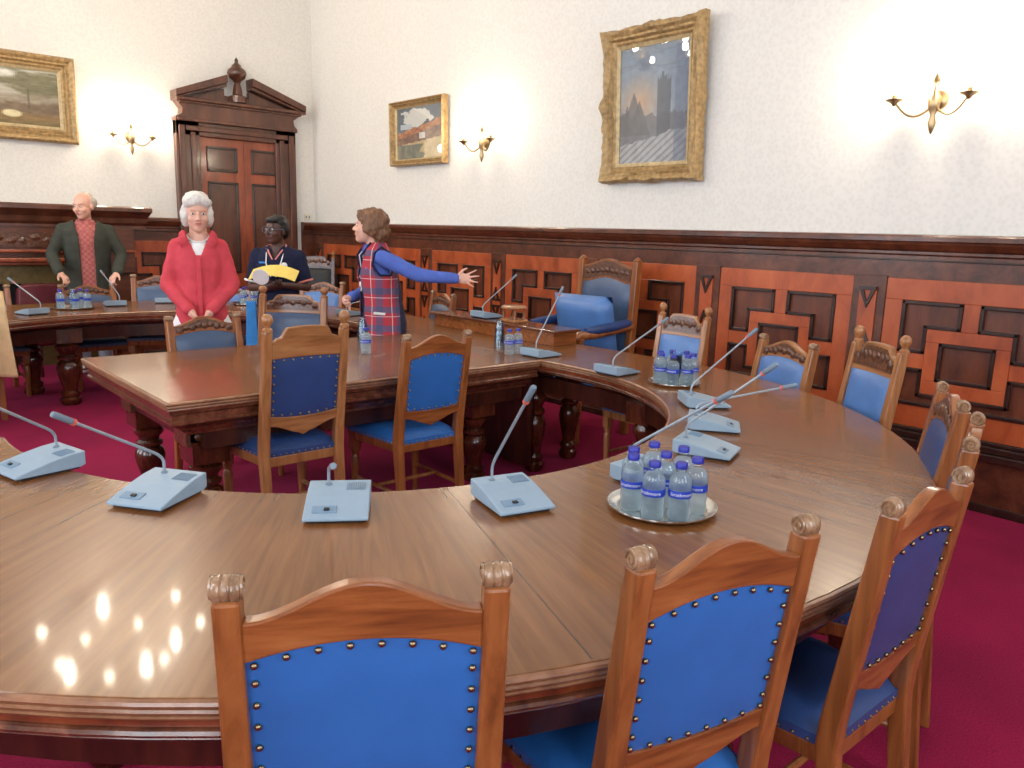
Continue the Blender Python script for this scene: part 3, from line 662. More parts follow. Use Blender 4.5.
# straight table from the middle of the curve
st = thing('straight_table', 'straight oak table reaching from the curve into the room with two inner chairs', 'table')
X0, Y0, Y1 = 1.03, 3.32, 4.715
def xin(y): return IC[0]+IR if y >= IC[1] else IC[0]+math.sqrt(IR*IR-(y-IC[1])**2)
def outline(ins):
    return [(X0+ins, Y0+ins), (3.172, Y0+ins), (3.172, Y1-ins), (X0+ins, Y1-ins)]
def stack(prof, cap0=True): return [[Vector((x, y, z)) for x, y in outline(i)] for i, z in prof]
b = B(); b.rings(stack(TOPP)); o = b.build('tabletop', 'table', st)
uv = o.data.uv_layers.new(name='UVMap')
for poly in o.data.polygons:
    for li in poly.loop_indices:
        v = o.data.vertices[o.data.loops[li].vertex_index].co; uv.data[li].uv = (v.y, v.x)
MB_ = [(0.014, 0.7195), (0.018, 0.705), (0.03, 0.695), (0.03, 0.672), (0.02, 0.668), (0.02, 0.655), (0.05, 0.64), (0.075, 0.625), (0.10, 0.60), (0.12, 0.595), (0.125, 0.58)]
b = B(); b.rings(stack(NOSE)); b.build('edge_nosing', 'nosing', st)
b = B(); b.rings(stack(MB_)); b.build('edge_moulding', 'nosing_dark', st)
b = B()
for y in (Y0+0.16, Y1-0.16): b.span((X0+0.2, y-0.02, 0.50), (3.15, y+0.02, 0.60))
b.span((X0+0.16, Y0+0.2, 0.52), (X0+0.20, Y1-0.2, 0.60)); b.build('apron', 'darkwood', st)
for x, y in ((1.28, 3.60), (1.28, 4.44), (2.9, 3.60), (2.9, 4.44)):
    b = B(); turned_leg(b, x, y, 0.52, 1.15); b.build('leg', 'legwood', st, smooth=True)
    b = B(); b.span((x-0.11, y-0.08, 0.50), (x+0.11, y+0.08, 0.60)); b.ell((x, y-0.085, 0.545), (0.08, 0.012, 0.03), 10, 6); b.build('carved_block', 'carved', st, bevel=0.006)
    s = 1 if x < 2 else -1
    b = B(); b.prism([(x+s*0.11, 0.60), (x+s*0.36, 0.60), (x+s*0.34, 0.575), (x+s*0.26, 0.56), (x+s*0.20, 0.52), (x+s*0.11, 0.50)], lambda a, z: Vector((a, y-0.035, z)), lambda a, z: Vector((a, y+0.035, z))); b.build('bracket', 'carved', st, bevel=0.004)

# raised desk in front of the big armchair
rs_ = thing('desk_riser', 'raised wooden desk top standing on the table before the large armchair', 'riser')
b = B(); b.span((3.625, 3.68, TH), (3.845, 5.03, 0.847)); b.build('body', 'oak_rail', rs_, bevel=0.003)
b = B(); b.span((3.60, 3.65, 0.847), (3.855, 5.06, 0.865)); b.build('top', 'nosing_dark', rs_, bevel=0.005)
t = thing('wooden_stand', 'small two-tier wooden stand on the raised desk', 'stand', (3.72, 4.19, 0.865))
b = B(); b.box((0, 0, 0.012), (0.13, 0.17, 0.024)); b.build('base', 'oak_pale', t, bevel=0.008)
b = B(); b.lathe([(0.085, 0.095), (0.095, 0.10), (0.095, 0.108), (0.08, 0.118)], (0, 0, 0), 18); b.build('top', 'oak_pale', t, smooth=True)
for sx in (-1, 1):
    for sy in (-1, 1):
        b = B(); b.lathe([(0.014, 0.024), (0.008, 0.04), (0.014, 0.06), (0.008, 0.08), (0.014, 0.096)], (sx*0.045, sy*0.06, 0), 10); b.build('column', 'oak', t, smooth=True)

# ------------------------------------------------------------------ chairs
def yb(z): return -0.20-(z-0.46)*0.15 if z > 0.46 else -0.20-(0.46-z)*0.10
HW = 0.185
def make_chair(kind):
    t = thing('council_chair', '', 'chair', (0, 0, 0))
    pale = kind == 'ball'; H = 1.0
    ow = 'oak'
    def P(x, z, d=0.0): return Vector((x, yb(z)+d, z))
    # rear posts, one piece with the rear legs
    for s in (-1, 1):
        b = B()
        zs = [0, 0.12, 0.3, 0.44, 0.5, 0.6, 0.75, 0.9, H-0.03]
        w = [0.034, 0.036, 0.040, 0.044, 0.044, 0.042, 0.040, 0.038, 0.038]
        b.rings([[P(s*HW+dx*w[i]/2, z, dy*w[i]*0.55) for dx, dy in ((-1, -1), (1, -1), (1, 1), (-1, 1))] for i, z in enumerate(zs)])
        post = b.build('back_post', ow, t, bevel=0.006)
        if kind == 'ball':
            b = B(); b.lathe([(0.016, -0.035), (0.022, -0.03), (0.022, -0.02), (0.012, -0.012), (0.014, -0.005), (0.022, 0.005), (0.026, 0.018), (0.022, 0.032), (0.012, 0.041), (0.0, 0.044)], P(s*HW, H), 16)
            b.build('ball_finial', 'oak_pale', post, smooth=True)
        else:
            b = B(); c = P(s*HW, H-0.018, 0.003); n = 22
            b.rings([[c+Vector((x, r*0.0205*math.cos(a), r*0.0205*math.sin(a))) for a in [2*PI*k/n for k in range(n)]] for x, r in ((-0.0185, 0.3), (-0.0185, 0.80), (-0.015, 0.95), (-0.008, 1.0), (-0.0055, 0.9), (-0.003, 1.0), (0.003, 1.0), (0.0055, 0.9), (0.008, 1.0), (0.015, 0.95), (0.0185, 0.80), (0.0185, 0.3))])
            for sx in (-1, 1):
                pts = [c+Vector((sx*0.0195, 0.017*(1-k/20)*math.cos(k*0.62), 0.019*(1-k/20)*math.sin(k*0.62))) for k in range(18)]
                b.tube(pts, 0.003, 6)
            b.build('scroll', 'scroll', post, smooth=True)
    x0 = HW-0.018
    # crest rail
    def arch(u):
        a = abs(u)
        if kind == 'ball': return 0.035*max(0, min(1, (0.72-a)/0.12)) + 0.018*(1-a*a) + (0.006 if a < 0.9 else 0)
        return 0.055*(0.5+0.5*math.cos(PI*a)) + 0.004
    zc = 0.868 if kind == 'scroll' else 0.855
    n = 28
    topz = [(-1+2*k/n, H-0.07+arch(-1+2*k/n)) for k in range(n+1)]
    def lowarch(u): return (0.028*(1-u*u)) if kind == 'scroll' else 0.004*(1-u*u)
    poly = [(u*x0, z) for u, z in topz]+[((1-2*k/n)*x0, zc+lowarch(1-2*k/n)) for k in range(n+1)]
    b = B(); b.prism(poly, lambda x, z: P(x, z, -0.016), lambda x, z: P(x, z, 0.012)); cr = b.build('crest_rail', ow+'_rail', t, bevel=0.004)
    poly2 = [(u*x0*0.93, z-0.014) for u, z in topz]+[((1-2*k/n)*x0*0.93, zc+0.022+lowarch(1-2*k/n)) for k in range(n+1)]
    b = B(); b.prism(poly2, lambda x, z: P(x, z, 0.010), lambda x, z: P(x, z, 0.016))
    for k in range(-4, 5): b.ell(P(k*x0*0.2, 0.905+arch(k*0.2)*0.45+0.006*(k % 2), 0.016), (0.02, 0.008, 0.018 if k % 2 else 0.024), 8, 6)
    b.build('carved_edging', 'carved', cr, smooth=True)
    # lower rail with shaped bottom
    zl = 0.60
    def lowz(u): return 0.545-0.022*math.cos(u*PI*1.0)*(1 if abs(u) < 0.9 else 1)-0.010*max(0, 1-abs(u)*7)
    b = B(); poly = [((-1+2*k/n)*x0, zl+0.012*((-1+2*k/n)**2)-0.0) for k in range(n+1)]+[((1-2*k/n)*x0, lowz(1-2*k/n)) for k in range(n+1)]
    b.prism(poly, lambda x, z: P(x, z, -0.014), lambda x, z: P(x, z, 0.012)); b.build('lower_rail', ow+'_rail', t, bevel=0.004)
    # upholstered back panel
    def zlo(u): return zl+0.010*u*u-0.004
    def zhi(u): return zc+lowarch(u)+0.003
    b = B(); nu, nv = 14, 14
    for sgn in (-1, 1):
        def f(u, v):
            U = u*2-1; k = (1-U**6)*(1-(2*v-1)**6); z = zlo(U)+(zhi(U)-zlo(U))*v
            return P(U*(x0+0.002), z, sgn*(0.008+(0.020 if sgn > 0 else 0.006)*k))
        b.grid(nu, nv, f)
    pad = b.build('backrest', 'leather', t, smooth='all')
    nb = B(); nb.ell((0, 0, 0), (0.0056, 0.0045, 0.0056), 10, 6); n0 = nb.build('nail', 'nail', pad, smooth='all'); first = [True]
    def nail(p, d):
        q = n0 if first[0] else n0.copy()
        if not first[0]: C.objects.link(q); q.parent = pad
        first[0] = False; q.location = p+Vector((0, d, 0))
    for k in range(8):
        U = -0.92+1.84*k/7
        nail(P(U*x0, zhi(U)-0.012, -0.012), -0.002); nail(P(U*x0, zlo(U)+0.014, -0.012), -0.002)
    for k in range(1, 7):
        for s in (-1, 1): nail(P(s*x0*0.92, zlo(1)+(zhi(1)-zlo(1))*k/7, -0.012), -0.002)
    # seat
    fwd, rear, wf, wr = 0.235, -0.205, 0.225, 0.185
    b = B()
    def ring_seat(z, g): return [Vector((-wr+g, rear+g*0.3, z)), Vector((wr-g, rear+g*0.3, z)), Vector((wf-g, fwd-g, z)), Vector((-wf+g, fwd-g, z))]
    b.rings([ring_seat(0.385, 0.006), ring_seat(0.43, 0.0)]); fr = b.build('seat_frame', ow, t, bevel=0.005)
    b = B(); nu = 12
    def fs(u, v):
        U = u*2-1; V = v; w = wr+(wf-wr)*V; k = (1-U**8)*(1-(2*V-1)**8)
        return Vector((U*w, rear+(fwd-rear)*V, 0.452+0.035*k**0.6))
    b.grid(nu, nu, fs)
    b.rings([ring_seat(0.43, -0.001), [p+Vector((0, 0, 0.0)) for p in ring_seat(0.453, -0.001)]], cap=False)
    seat = b.build('seat', 'leather', t, smooth=True)
    b = B()
    rr = ring_seat(0.437, -0.002)
    for A, Bq, nn in ((0, 1, 12), (1, 2, 13), (2, 3, 14), (3, 0, 13)):
        for k in range(nn): b.ell(rr[A].lerp(rr[Bq], (k+0.5)/nn), 0.0045, 6, 4)
    b.build('rivet_trim', 'nail', seat)
    for s in (-1, 1):
        b = B(); b.lathe([(0.013, 0), (0.017, 0.02), (0.014, 0.05), (0.016, 0.10), (0.021, 0.20), (0.024, 0.28), (0.017, 0.295), (0.024, 0.31), (0.024, 0.325)], (s*(wf-0.03), fwd-0.03, 0), 12); b.box((s*(wf-0.03), fwd-0.03, 0.36), (0.046, 0.046, 0.07)); b.build('leg', ow, t, smooth=True)
        b = B(); b.tube([(s*(HW-0.002), yb(0.17), 0.17), (s*(wf-0.03), fwd-0.03, 0.17)], 0.011, 8); b.build('stretcher', ow, t, smooth=True)
    b = B(); b.tube([(-0.19, 0.0, 0.17), (0.19, 0.0, 0.17)], 0.011, 8); b.build('stretcher', ow, t, smooth=True)
    return t
protos = {k: make_chair(k) for k in ('scroll', 'ball')}
used = set()
leather_of = {}
def chair(kind, tx, ty, face, w, h, label, leather=None, ow=None, nails=False):
    """(tx, ty): midpoint of the post tops, face: heading of the seat front, w: spacing of the posts, h: height of their tops"""
    sx, sz = w/(2*HW), h/1.0
    sy = (sx+1)/2
    d = Vector((math.cos(face), math.sin(face))); loc = Vector((tx, ty))-d*(yb(0.985)*sy)
    rz = face-PI/2
    if kind not in used: used.add(kind); r = protos[kind]; r.location = (loc.x, loc.y, 0); r.rotation_euler = (0, 0, rz); r['label'] = label; r.scale = (sx, sy, sz)
    else: r = dup(protos[kind], (loc.x, loc.y, 0), rz, label, (sx, sy, sz), skip=() if nails else ('nail',))
    r['group'] = 'council chairs round the tables'
    if leather or ow:
        for ch in r.children:
            for x in [ch]+list(ch.children):
                for sl in range(len(x.data.materials)):
                    nm = x.data.materials[sl].name
                    key = leather if (leather and nm == 'blue leather') else ow if (ow and nm == 'chair oak') else ow+'_rail' if (ow and nm == 'chair oak rail') else None
                    if key: x.material_slots[sl].link = 'OBJECT'; x.material_slots[sl].material = M[key]
    return r
def toward(x, y, c=(1.706, 2.851)): return math.atan2(c[1]-y, c[0]-x)
chair('scroll', 0.5425, 0.9145, toward(0.5425, 0.9145), 0.380, 1.02, 'nearest chair, its whole bright blue nailed back facing the camera')
chair('scroll', 1.10, 0.678, toward(1.10, 0.678)+0.03, 0.362, 1.02, 'second chair along the near edge, right of the nearest one, blue back', nails=True)
chair('scroll', 1.672, 0.575, toward(1.672, 0.575), 0.340, 1.02, 'third chair along the near edge, seen nearly edge-on with blue back coloured as in shade', 'leather_navy_shaded', nails=True)  # blue leather turned away; its darkness is put into the colour
chair('scroll', 2.324, 0.71, toward(2.324, 0.71), 0.350, 1.02, 'edge-on chair just behind the third near chair', 'leather_navy_shaded')
chair('scroll', 2.80, 0.9375, toward(2.80, 0.9375), 0.35, 1.02, 'edge-on chair between the tilted pair and the ball-topped chair at right', 'leather_navy_shaded')
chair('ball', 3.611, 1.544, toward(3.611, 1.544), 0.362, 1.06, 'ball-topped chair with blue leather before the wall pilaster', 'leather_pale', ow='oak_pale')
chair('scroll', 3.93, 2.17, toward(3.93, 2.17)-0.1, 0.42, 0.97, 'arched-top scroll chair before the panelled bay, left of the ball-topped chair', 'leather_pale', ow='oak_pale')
chair('ball', 4.02, 2.93, PI, 0.34, 1.04, 'ball-topped chair behind the second bottle tray', 'leather_pale', ow='oak_pale')
chair('ball', 1.612, 3.2, PI/2, 0.371, 1.08, 'ball-topped inner chair with navy back at the straight table', 'leather_navy_shaded', nails=True)
chair('scroll', 2.285, 3.134, PI/2, 0.372, 1.0, 'arched inner chair with blue back at the straight table', nails=True)
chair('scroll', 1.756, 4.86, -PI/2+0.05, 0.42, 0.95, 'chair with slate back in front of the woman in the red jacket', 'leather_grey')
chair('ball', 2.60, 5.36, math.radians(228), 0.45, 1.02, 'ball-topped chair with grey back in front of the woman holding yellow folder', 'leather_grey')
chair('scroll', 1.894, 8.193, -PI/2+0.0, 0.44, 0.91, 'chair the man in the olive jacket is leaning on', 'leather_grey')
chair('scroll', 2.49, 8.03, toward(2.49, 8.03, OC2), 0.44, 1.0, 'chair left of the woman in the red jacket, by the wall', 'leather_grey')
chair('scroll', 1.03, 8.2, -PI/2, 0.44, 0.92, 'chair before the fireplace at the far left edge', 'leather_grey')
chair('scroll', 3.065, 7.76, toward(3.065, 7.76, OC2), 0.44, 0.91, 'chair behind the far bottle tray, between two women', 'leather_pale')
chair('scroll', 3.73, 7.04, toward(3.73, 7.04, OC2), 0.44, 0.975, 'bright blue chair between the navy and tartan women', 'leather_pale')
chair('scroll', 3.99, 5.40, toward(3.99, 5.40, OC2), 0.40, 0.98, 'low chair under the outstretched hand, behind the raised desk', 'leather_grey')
chair('scroll', 0.75, 6.79, PI/2, 0.40, 0.97, 'chair draped with beige coat at the left edge', 'leather_navy_shaded')
chair('ball', 4.60, 8.85, PI+0.9, 0.42, 1.16, 'dark brown chair in the far corner right of the door', 'black', ow='darkwood')

# beige coat hung over the chair at the left edge
b = B()
def coat(u, v):
    U = u*2-1; z = 0.985-0.62*abs(v*2-1)**1.0 if True else 0
    fr_ = v*2-1
    x = U*(0.235+0.03*abs(fr_)); off = 0.045*(1 if fr_ > 0 else -1)*(1-0.0)*min(1, abs(fr_)*6)
    return Vector((x, -off*1.3+0.012*math.sin(U*9+fr_*3)*abs(fr_)+(-0.07*max(0, -fr_) if fr_ < 0 else 0.05*fr_)*-1, z+0.012*math.cos(U*PI)*(1-abs(fr_))-0.02*abs(U)**3))
b.grid(26, 40, coat); o = b.build('draped_coat', 'beige', None, smooth='all')
o.location = (0.765, 6.775, 0.0); sm = o.modifiers.new('thick', 'SOLIDIFY'); sm.thickness = 0.02; sm.offset = 1
tag(o, 'beige coat hanging over a chair back at the left edge', 'coat')

# large armchair by the wall
t = thing('armchair', 'large high-backed armchair with blue leather and loose blue cushion by the wall', 'armchair', (4.22, 4.06, 0), PI/2)
def tb(z): return -0.30-(z-0.46)*0.06 if z > 0.46 else -0.30
for s in (-1, 1):
    b = B(); zs = [0, 0.3, 0.46, 0.8, 1.2, 1.31]; b.rings([[Vector((s*0.275+dx*0.027, tb(z)+dy*0.03, z)) for dx, dy in ((-1,-1),(1,-1),(1,1),(-1,1))] for z in zs]); p = b.build('back_post', 'oak', t, bevel=0.008)
    b = B(); b.lathe([(0.03, 1.305), (0.033, 1.315), (0.022, 1.322), (0.018, 1.33), (0.003, 1.338)], (s*0.275, tb(1.31), 0), 14); b.build('finial', 'oak', p, smooth=True)
n = 24
tz = [(-1+2*k/n, 1.265+0.055*(0.5+0.5*math.cos(PI*abs(-1+2*k/n)))) for k in range(n+1)]; lz = lambda u: 1.135+0.04*(0.5+0.5*math.cos(PI*abs(u)))
b = B(); b.prism([(u*0.25, z) for u, z in tz]+[((1-2*k/n)*0.25, lz(1-2*k/n)) for k in range(n+1)], lambda x, z: Vector((x, tb(z)-0.02, z)), lambda x, z: Vector((x, tb(z)+0.014, z))); cr = b.build('crest_rail', 'oak', t, bevel=0.004)
b = B(); b.prism([(u*0.24, z-0.016) for u, z in tz]+[((1-2*k/n)*0.24, lz(1-2*k/n)+0.018) for k in range(n+1)], lambda x, z: Vector((x, tb(z)+0.012, z)), lambda x, z: Vector((x, tb(z)+0.02, z)))
for k in range(-4, 5): b.ell((k*0.05, tb(1.2)+0.02, 1.215+0.02*(1-abs(k)/4)), (0.022, 0.01, 0.022), 8, 6)
b.build('carved_edging', 'carved', cr, smooth=True)
b = B()
for sg in (-1, 1):
    b.grid(12, 14, lambda u, v: Vector(((u*2-1)*0.252, tb(0.5+0.65*v)+sg*(0.01+0.025*(1-(u*2-1)**6)*(1-(2*v-1)**6)), 0.52+(lz(u*2-1)+0.004-0.52)*v)))
b.build('backrest', 'leather_grey', t, smooth='all')
b = B(); b.span((-0.29, -0.29, 0.36), (0.29, 0.27, 0.42)); b.build('seat_frame', 'oak', t, bevel=0.006)
b = B(); b.grid(12, 12, lambda u, v: Vector(((u*2-1)*0.285, -0.285+0.56*v, 0.42+0.055*((1-(u*2-1)**8)*(1-(2*v-1)**8))**0.5))); b.build('seat', 'leather', t, smooth='all')
for s in (-1, 1):
    b = B(); b.lathe([(0.02, 0), (0.028, 0.02), (0.022, 0.06), (0.03, 0.2), (0.034, 0.34), (0.03, 0.40), (0.024, 0.44), (0.03, 0.5), (0.024, 0.6), (0.034, 0.68), (0.026, 0.74), (0.034, 0.77), (0.02, 0.785)], (s*0.285, 0.24, 0), 14); b.build('leg', 'oak', t, smooth=True)
    b = B(); b.tube([(s*0.285, -0.31, 0.83), (s*0.30, -0.1, 0.81), (s*0.295, 0.12, 0.79), (s*0.285, 0.25, 0.795), (s*0.285, 0.29, 0.775)], [0.028, 0.026, 0.028, 0.034, 0.02], 10); ar = b.build('armrest', 'oak', t, smooth=True)
    b = B(); b.tube([(s*0.287, -0.27, 0.855), (s*0.30, -0.1, 0.84), (s*0.295, 0.10, 0.825), (s*0.287, 0.19, 0.825)], [0.03, 0.038, 0.036, 0.022], 10); b.build('arm_pad', 'leather_navy_shaded', ar, smooth=True)
o = None
b = B(); b.grid(10, 10, lambda u, v: Vector(((u*2-1)*0.265, 0.085*((1-(u*2-1)**6)*(1-(2*v-1)**6))**0.5, (v*2-1)*0.265))); b.grid(10, 10, lambda u, v: Vector(((u*2-1)*0.265, -0.085*((1-(u*2-1)**6)*(1-(2*v-1)**6))**0.5, (v*2-1)*0.265)))
bmesh.ops.remove_doubles(b.bm, verts=b.bm.verts, dist=0.0005)
cu = b.build('cushion', 'leather_pale', None, smooth='all'); cu.location = (4.30, 4.02, 0.80); cu.rotation_euler = (math.radians(-14), 0, PI/2+0.12)
tag(cu, 'square blue leather cushion leaning on the large armchair back', 'cushion')
# maroon chair by the fireplace
t = thing('armchair', 'maroon leather armchair in front of the fireplace', 'armchair', (1.72, 8.78, 0), PI+0.1)
b = B(); b.rings([[Vector((x*w, -0.22-(z-0.4)*0.2+dy, z)) for x, dy in ((-1, -0.05), (1, -0.05), (1, 0.05), (-1, 0.05))] for z, w in ((0.36, 0.24), (0.6, 0.25), (0.80, 0.23), (0.86, 0.16))]); b.build('backrest', 'maroon', t, bevel=0.02)
b = B(); b.span((-0.25, -0.25, 0.30), (0.25, 0.25, 0.44)); b.build('seat', 'maroon', t, bevel=0.03)
for sx in (-1, 1):
    for sy in (-1, 1): b = B(); b.lathe([(0.015, 0), (0.025, 0.3)], (sx*0.21, sy*0.21, 0), 10); b.build('leg', 'darkwood', t)

# ------------------------------------------------------------------ conference microphones
def make_mic(tip, name='conference_microphone'):
    t = thing(name, '', 'microphone')
    w, d = 0.165, 0.20
    prof = [(-0.10, 0.008), (-0.10, 0.016), (-0.06, 0.027), (0.0, 0.041), (0.05, 0.050), (0.10, 0.054), (0.10, 0.012), (0.085, 0.006)]
    b = B(); b.prism(prof, lambda y, z: Vector((-w/2, y, z)), lambda y, z: Vector((w/2, y, z))); base = b.build('base', 'mic_grey', t, bevel=0.003)
    b = B(); b.box((0, 0.0, 0.004), (w-0.02, d-0.03, 0.008)); b.build('foot', 'black', base)
    R = Matrix.Rotation(math.atan2(0.011, 0.04), 3, 'X')
    b = B(); b.box((-0.03, -0.062, 0.0275), (0.062, 0.03, 0.003), R); pn = b.build('button_panel', 'mic_panel', base, bevel=0.001)
    b = B(); b.box((-0.024, -0.066, 0.030), (0.014, 0.009, 0.004), R); b.build('button', 'black', pn)
    b = B()
    for k in range(9): b.box((0.02+k*0.006, 0.055, 0.0512), (0.002, 0.045, 0.002), Matrix.Rotation(0.11, 3, 'X'))
    b.build('speaker_slots', 'mic_panel', base)
    s = Vector((-0.03, 0.07, 0.048)); tip = Vector(tip)
    bend = s+Vector((0, 0, 0.05)); dirv = (tip-bend).normalized(); ln = (tip-bend).length
    pts = [s, s+Vector((0, 0, 0.03))]
    for k in range(1, 6):
        f = k/6; pts.append((s+Vector((0, 0, 0.03))).lerp(bend, f).lerp(bend.lerp(bend+dirv*0.04, f), f))
    pts += [bend+dirv*(0.05+(ln-0.11)*k/3) for k in range(4)]
    b = B(); b.tube(pts, 0.0042, 8); nk = b.build('gooseneck', 'mic_neck', t, smooth=True)
    b = B(); b.lathe([(0.006, 0.0), (0.0085, 0.004), (0.0085, 0.05), (0.007, 0.056)], tip-dirv*0.055, 12, dirv); b.build('microphone_head', 'mic_dark', nk, smooth=True)
    b = B(); b.lathe([(0.009, 0), (0.009, 0.007)], tip-dirv*0.062, 12, dirv); b.build('light_ring', 'red_ring', nk, smooth=True)
    b = B(); b.lathe([(0.010, 0), (0.010, 0.005), (0.005, 0.009)], s, 12); b.build('neck_collar', 'mic_dark', nk)
    return t
MICS = [((0.437, 2.62), -75.9, (0.105, -0.187, 0.266), 'grey desk microphone cut by the left edge on the near table'),
 ((0.634, 2.151), -54.4, (-0.129, -0.20, 0.271), 'grey desk microphone on the near table, neck reaching left over the carpet'),
 ((0.973, 1.776), -33.5, (0.011, -0.245, 0.199), 'grey desk microphone with neck pointing at the camera, in front of the nearest chair'),
 ((1.38, 1.541), -14.7, (-0.022, -0.146, 0.359), 'grey desk microphone left of the front bottle tray, neck leaning right'),
 ((1.852, 1.43), 3.8, (0.006, -0.244, 0.32), 'grey desk microphone half hidden behind the front bottle tray'),
 ((2.268, 1.521), 19.9, (-0.078, -0.222, 0.349), 'nearest of three grey desk microphones clustered right of the front tray'),
 ((2.596, 1.718), 34.5, (0.023, -0.297, 0.192), 'middle of three clustered grey desk microphones, neck lying nearly level'),
 ((2.919, 1.992), 50.7, (0.03, -0.222, 0.346), 'farthest of three clustered grey desk microphones, before the second bottle tray'),
 ((3.204, 2.754), 90, (-0.136, -0.239, 0.304), 'grey desk microphone on the curve between the two bottles and second tray'),
 ((3.266, 3.421), 90, (-0.014, -0.154, 0.417), 'grey desk microphone beside the two bottles, before the large armchair'),
 ((3.73, 4.50), 90, (-0.151, -0.149, 0.325), 'grey desk microphone on the raised desk'),
 ((1.241, 7.115), -160, (0.045, -0.206, 0.274), 'grey desk microphone left of the bottles on the far table'),
 ((1.959, 7.55), 173.8, (0.07, -0.181, 0.30), 'grey desk microphone right of the bottles on the far table'),
 ((2.421, 7.651), 160.8, (0, -0.2, 0.25), 'desk microphone on the far table behind the red jacket'),
 ((3.40, 5.935), 98, (0, -0.16, 0.12), 'desk microphone on the far curve beside the tartan waistcoat'),
 ((1.0, 7.43), -158, (0.0, -0.2, 0.25), 'desk microphone at the left end of the far table by the beige coat')]
for (x, y), ang, tip, lab in MICS:
    t = make_mic(tip); t.location = (x, y, 0.865 if 'raised' in lab else TH); t.rotation_euler = (0, 0, math.radians(ang)); t['label'] = lab; t['group'] = 'desk microphones on the tables'

# ------------------------------------------------------------------ bottles, cups and trays
BOT = [(0.0, 0.001), (0.018, 0.001), (0.026, 0.004), (0.0285, 0.012), (0.028, 0.03), (0.0265, 0.035), (0.028, 0.04), (0.028, 0.052), (0.0265, 0.057), (0.028, 0.062), (0.028, 0.108), (0.0265, 0.115), (0.022, 0.126), (0.0145, 0.136), (0.0125, 0.140), (0.0125, 0.145)]
def make_bottle():
    t = thing('water_bottle', '', 'bottle')
    b = B(); b.lathe(BOT, n=20); body = b.build('bottle', 'pet', t, smooth='all')
    b = B(); b.lathe([(max(0, r-0.0016), z+0.001) for r, z in BOT if z < 0.125]+[(0.018, 0.126)], n=16); b.build('water', 'water', body, smooth='all')
    b = B(); b.lathe([(0.0135, 0.143), (0.0145, 0.1435), (0.0145, 0.157), (0.013, 0.159), (0.0, 0.159)], n=20); b.build('cap', 'cap', t, smooth=True)
    b = B(); b.lathe([(0.0285, 0.068), (0.0287, 0.0685), (0.0287, 0.0875), (0.0285, 0.088)], n=24, cap=False); lb = b.build('label', 'label_blue', t, smooth=True)
    cu = bpy.data.curves.new('txt', 'FONT'); cu.body = 'Strathmore'; cu.size = 0.0125; cu.align_x = 'CENTER'; cu.align_y = 'CENTER'; cu.extrude = 0.0
    ob = bpy.data.objects.new('txt', cu); C.objects.link(ob)
    dg = bpy.context.evaluated_depsgraph_get(); me = bpy.data.meshes.new_from_object(ob.evaluated_get(dg)); bpy.data.objects.remove(ob)
    bm = bmesh.new(); bm.from_mesh(me)
    bmesh.ops.subdivide_edges(bm, edges=[e for e in bm.edges if e.calc_length() > 0.004], cuts=2)
    for v in bm.verts:
        a = v.co.x/0.029-PI/2; z = 0.078+v.co.y; r = 0.0291; v.co = (r*math.cos(a), r*math.sin(a), z)
    bm.to_mesh(me); bm.free(); me.materials.clear(); me.materials.append(M['white']); o = bpy.data.objects.new('lettering', me); C.objects.link(o); o.parent = lb
    return t
bottle0 = None
def bottle(x, y, z, rz, label, group):
    global bottle0
    if bottle0 is None: bottle0 = make_bottle(); r = bottle0; r.scale = (1.1, 1.1, 1.0); r.location = (x, y, z); r.rotation_euler = (0, 0, rz); r['label'] = label
    else: r = dup(bottle0, (x, y, z), rz, label)
    r['group'] = group
    return r
def cups(x, y, z, label, n=6):
    t = thing('plastic_cup_stack', label, 'cups', (x, y, z))
    for k in range(n):
        b = B(); z0 = k*0.011; b.lathe([(0.0, z0), (0.021, z0), (0.031, z0+0.082), (0.033, z0+0.083), (0.0305, z0+0.0815), (0.0200, z0+0.002), (0.0, z0+0.002)], n=18); b.build('cup', 'cup', t, smooth=True)
def flip_cups(x, y, z, label, n=7):
    t = thing('plastic_cup_stack', label, 'cups', (x, y, z))
    for k in range(n):
        z0 = k*0.016; b = B(); b.lathe([(0.031, z0), (0.033, z0), (0.0215, z0+0.085), (0.0, z0+0.085)], n=18, cap=False); b.build('cup', 'cup', t, smooth=True)
def tray(x, y, r, label):
    t = tag((lambda bb: bb.build('serving_tray', 'silver', None, smooth=True))(B().lathe([(0.0, 0.004), (r*0.80, 0.004), (r*0.86, 0.006), (r*0.97, 0.018), (r, 0.018), (r, 0.014), (r*0.88, 0.0), (r*0.3, 0.0), (0.0, 0.0)], n=48)), label, 'tray', 'silver trays under the bottles')
    t.location = (x, y, TH); return t
TA = (1.685, 1.262)
tray(*TA, 0.150, 'round silver tray under eight bottles, nearest the camera')
fr = math.atan2(-TA[1], -TA[0])
A8 = [((629, 512), (1.600, 1.300), 'front-left bottle'), ((648, 520), (1.593, 1.222), 0), ((676, 522), (1.640, 1.172), 0), ((695, 515), (1.715, 1.175), 0), ((640, 500), (1.655, 1.345), 0), ((663, 498), (1.745, 1.345), 0), ((690, 500), (1.775, 1.265), 0), ((0, 0), (1.69, 1.26), 0)]
LA = ['leftmost blue-capped water bottle at the rim of the front tray', 'water bottle at the front of the near tray, label facing left', 'water bottle at the front of the near tray, right of the centre', 'rightmost water bottle on the front tray',
      'water bottle at the back left of the front tray', 'water bottle at the back of the front tray, second from its left', 'water bottle at the back right of the front tray', 'water bottle in the middle of the front tray']
for (px, (x, y), _), lab in zip(A8, LA): bottle(x, y, TH+0.004, fr+PI/2+random.uniform(-0.5, 0.5), lab, 'bottles on the front tray')
TB = (3.225, 2.385)
tray(*TB, 0.135, 'round silver tray under bottles on the curve near the wall chairs')
LB = ['front bottle', 'second']
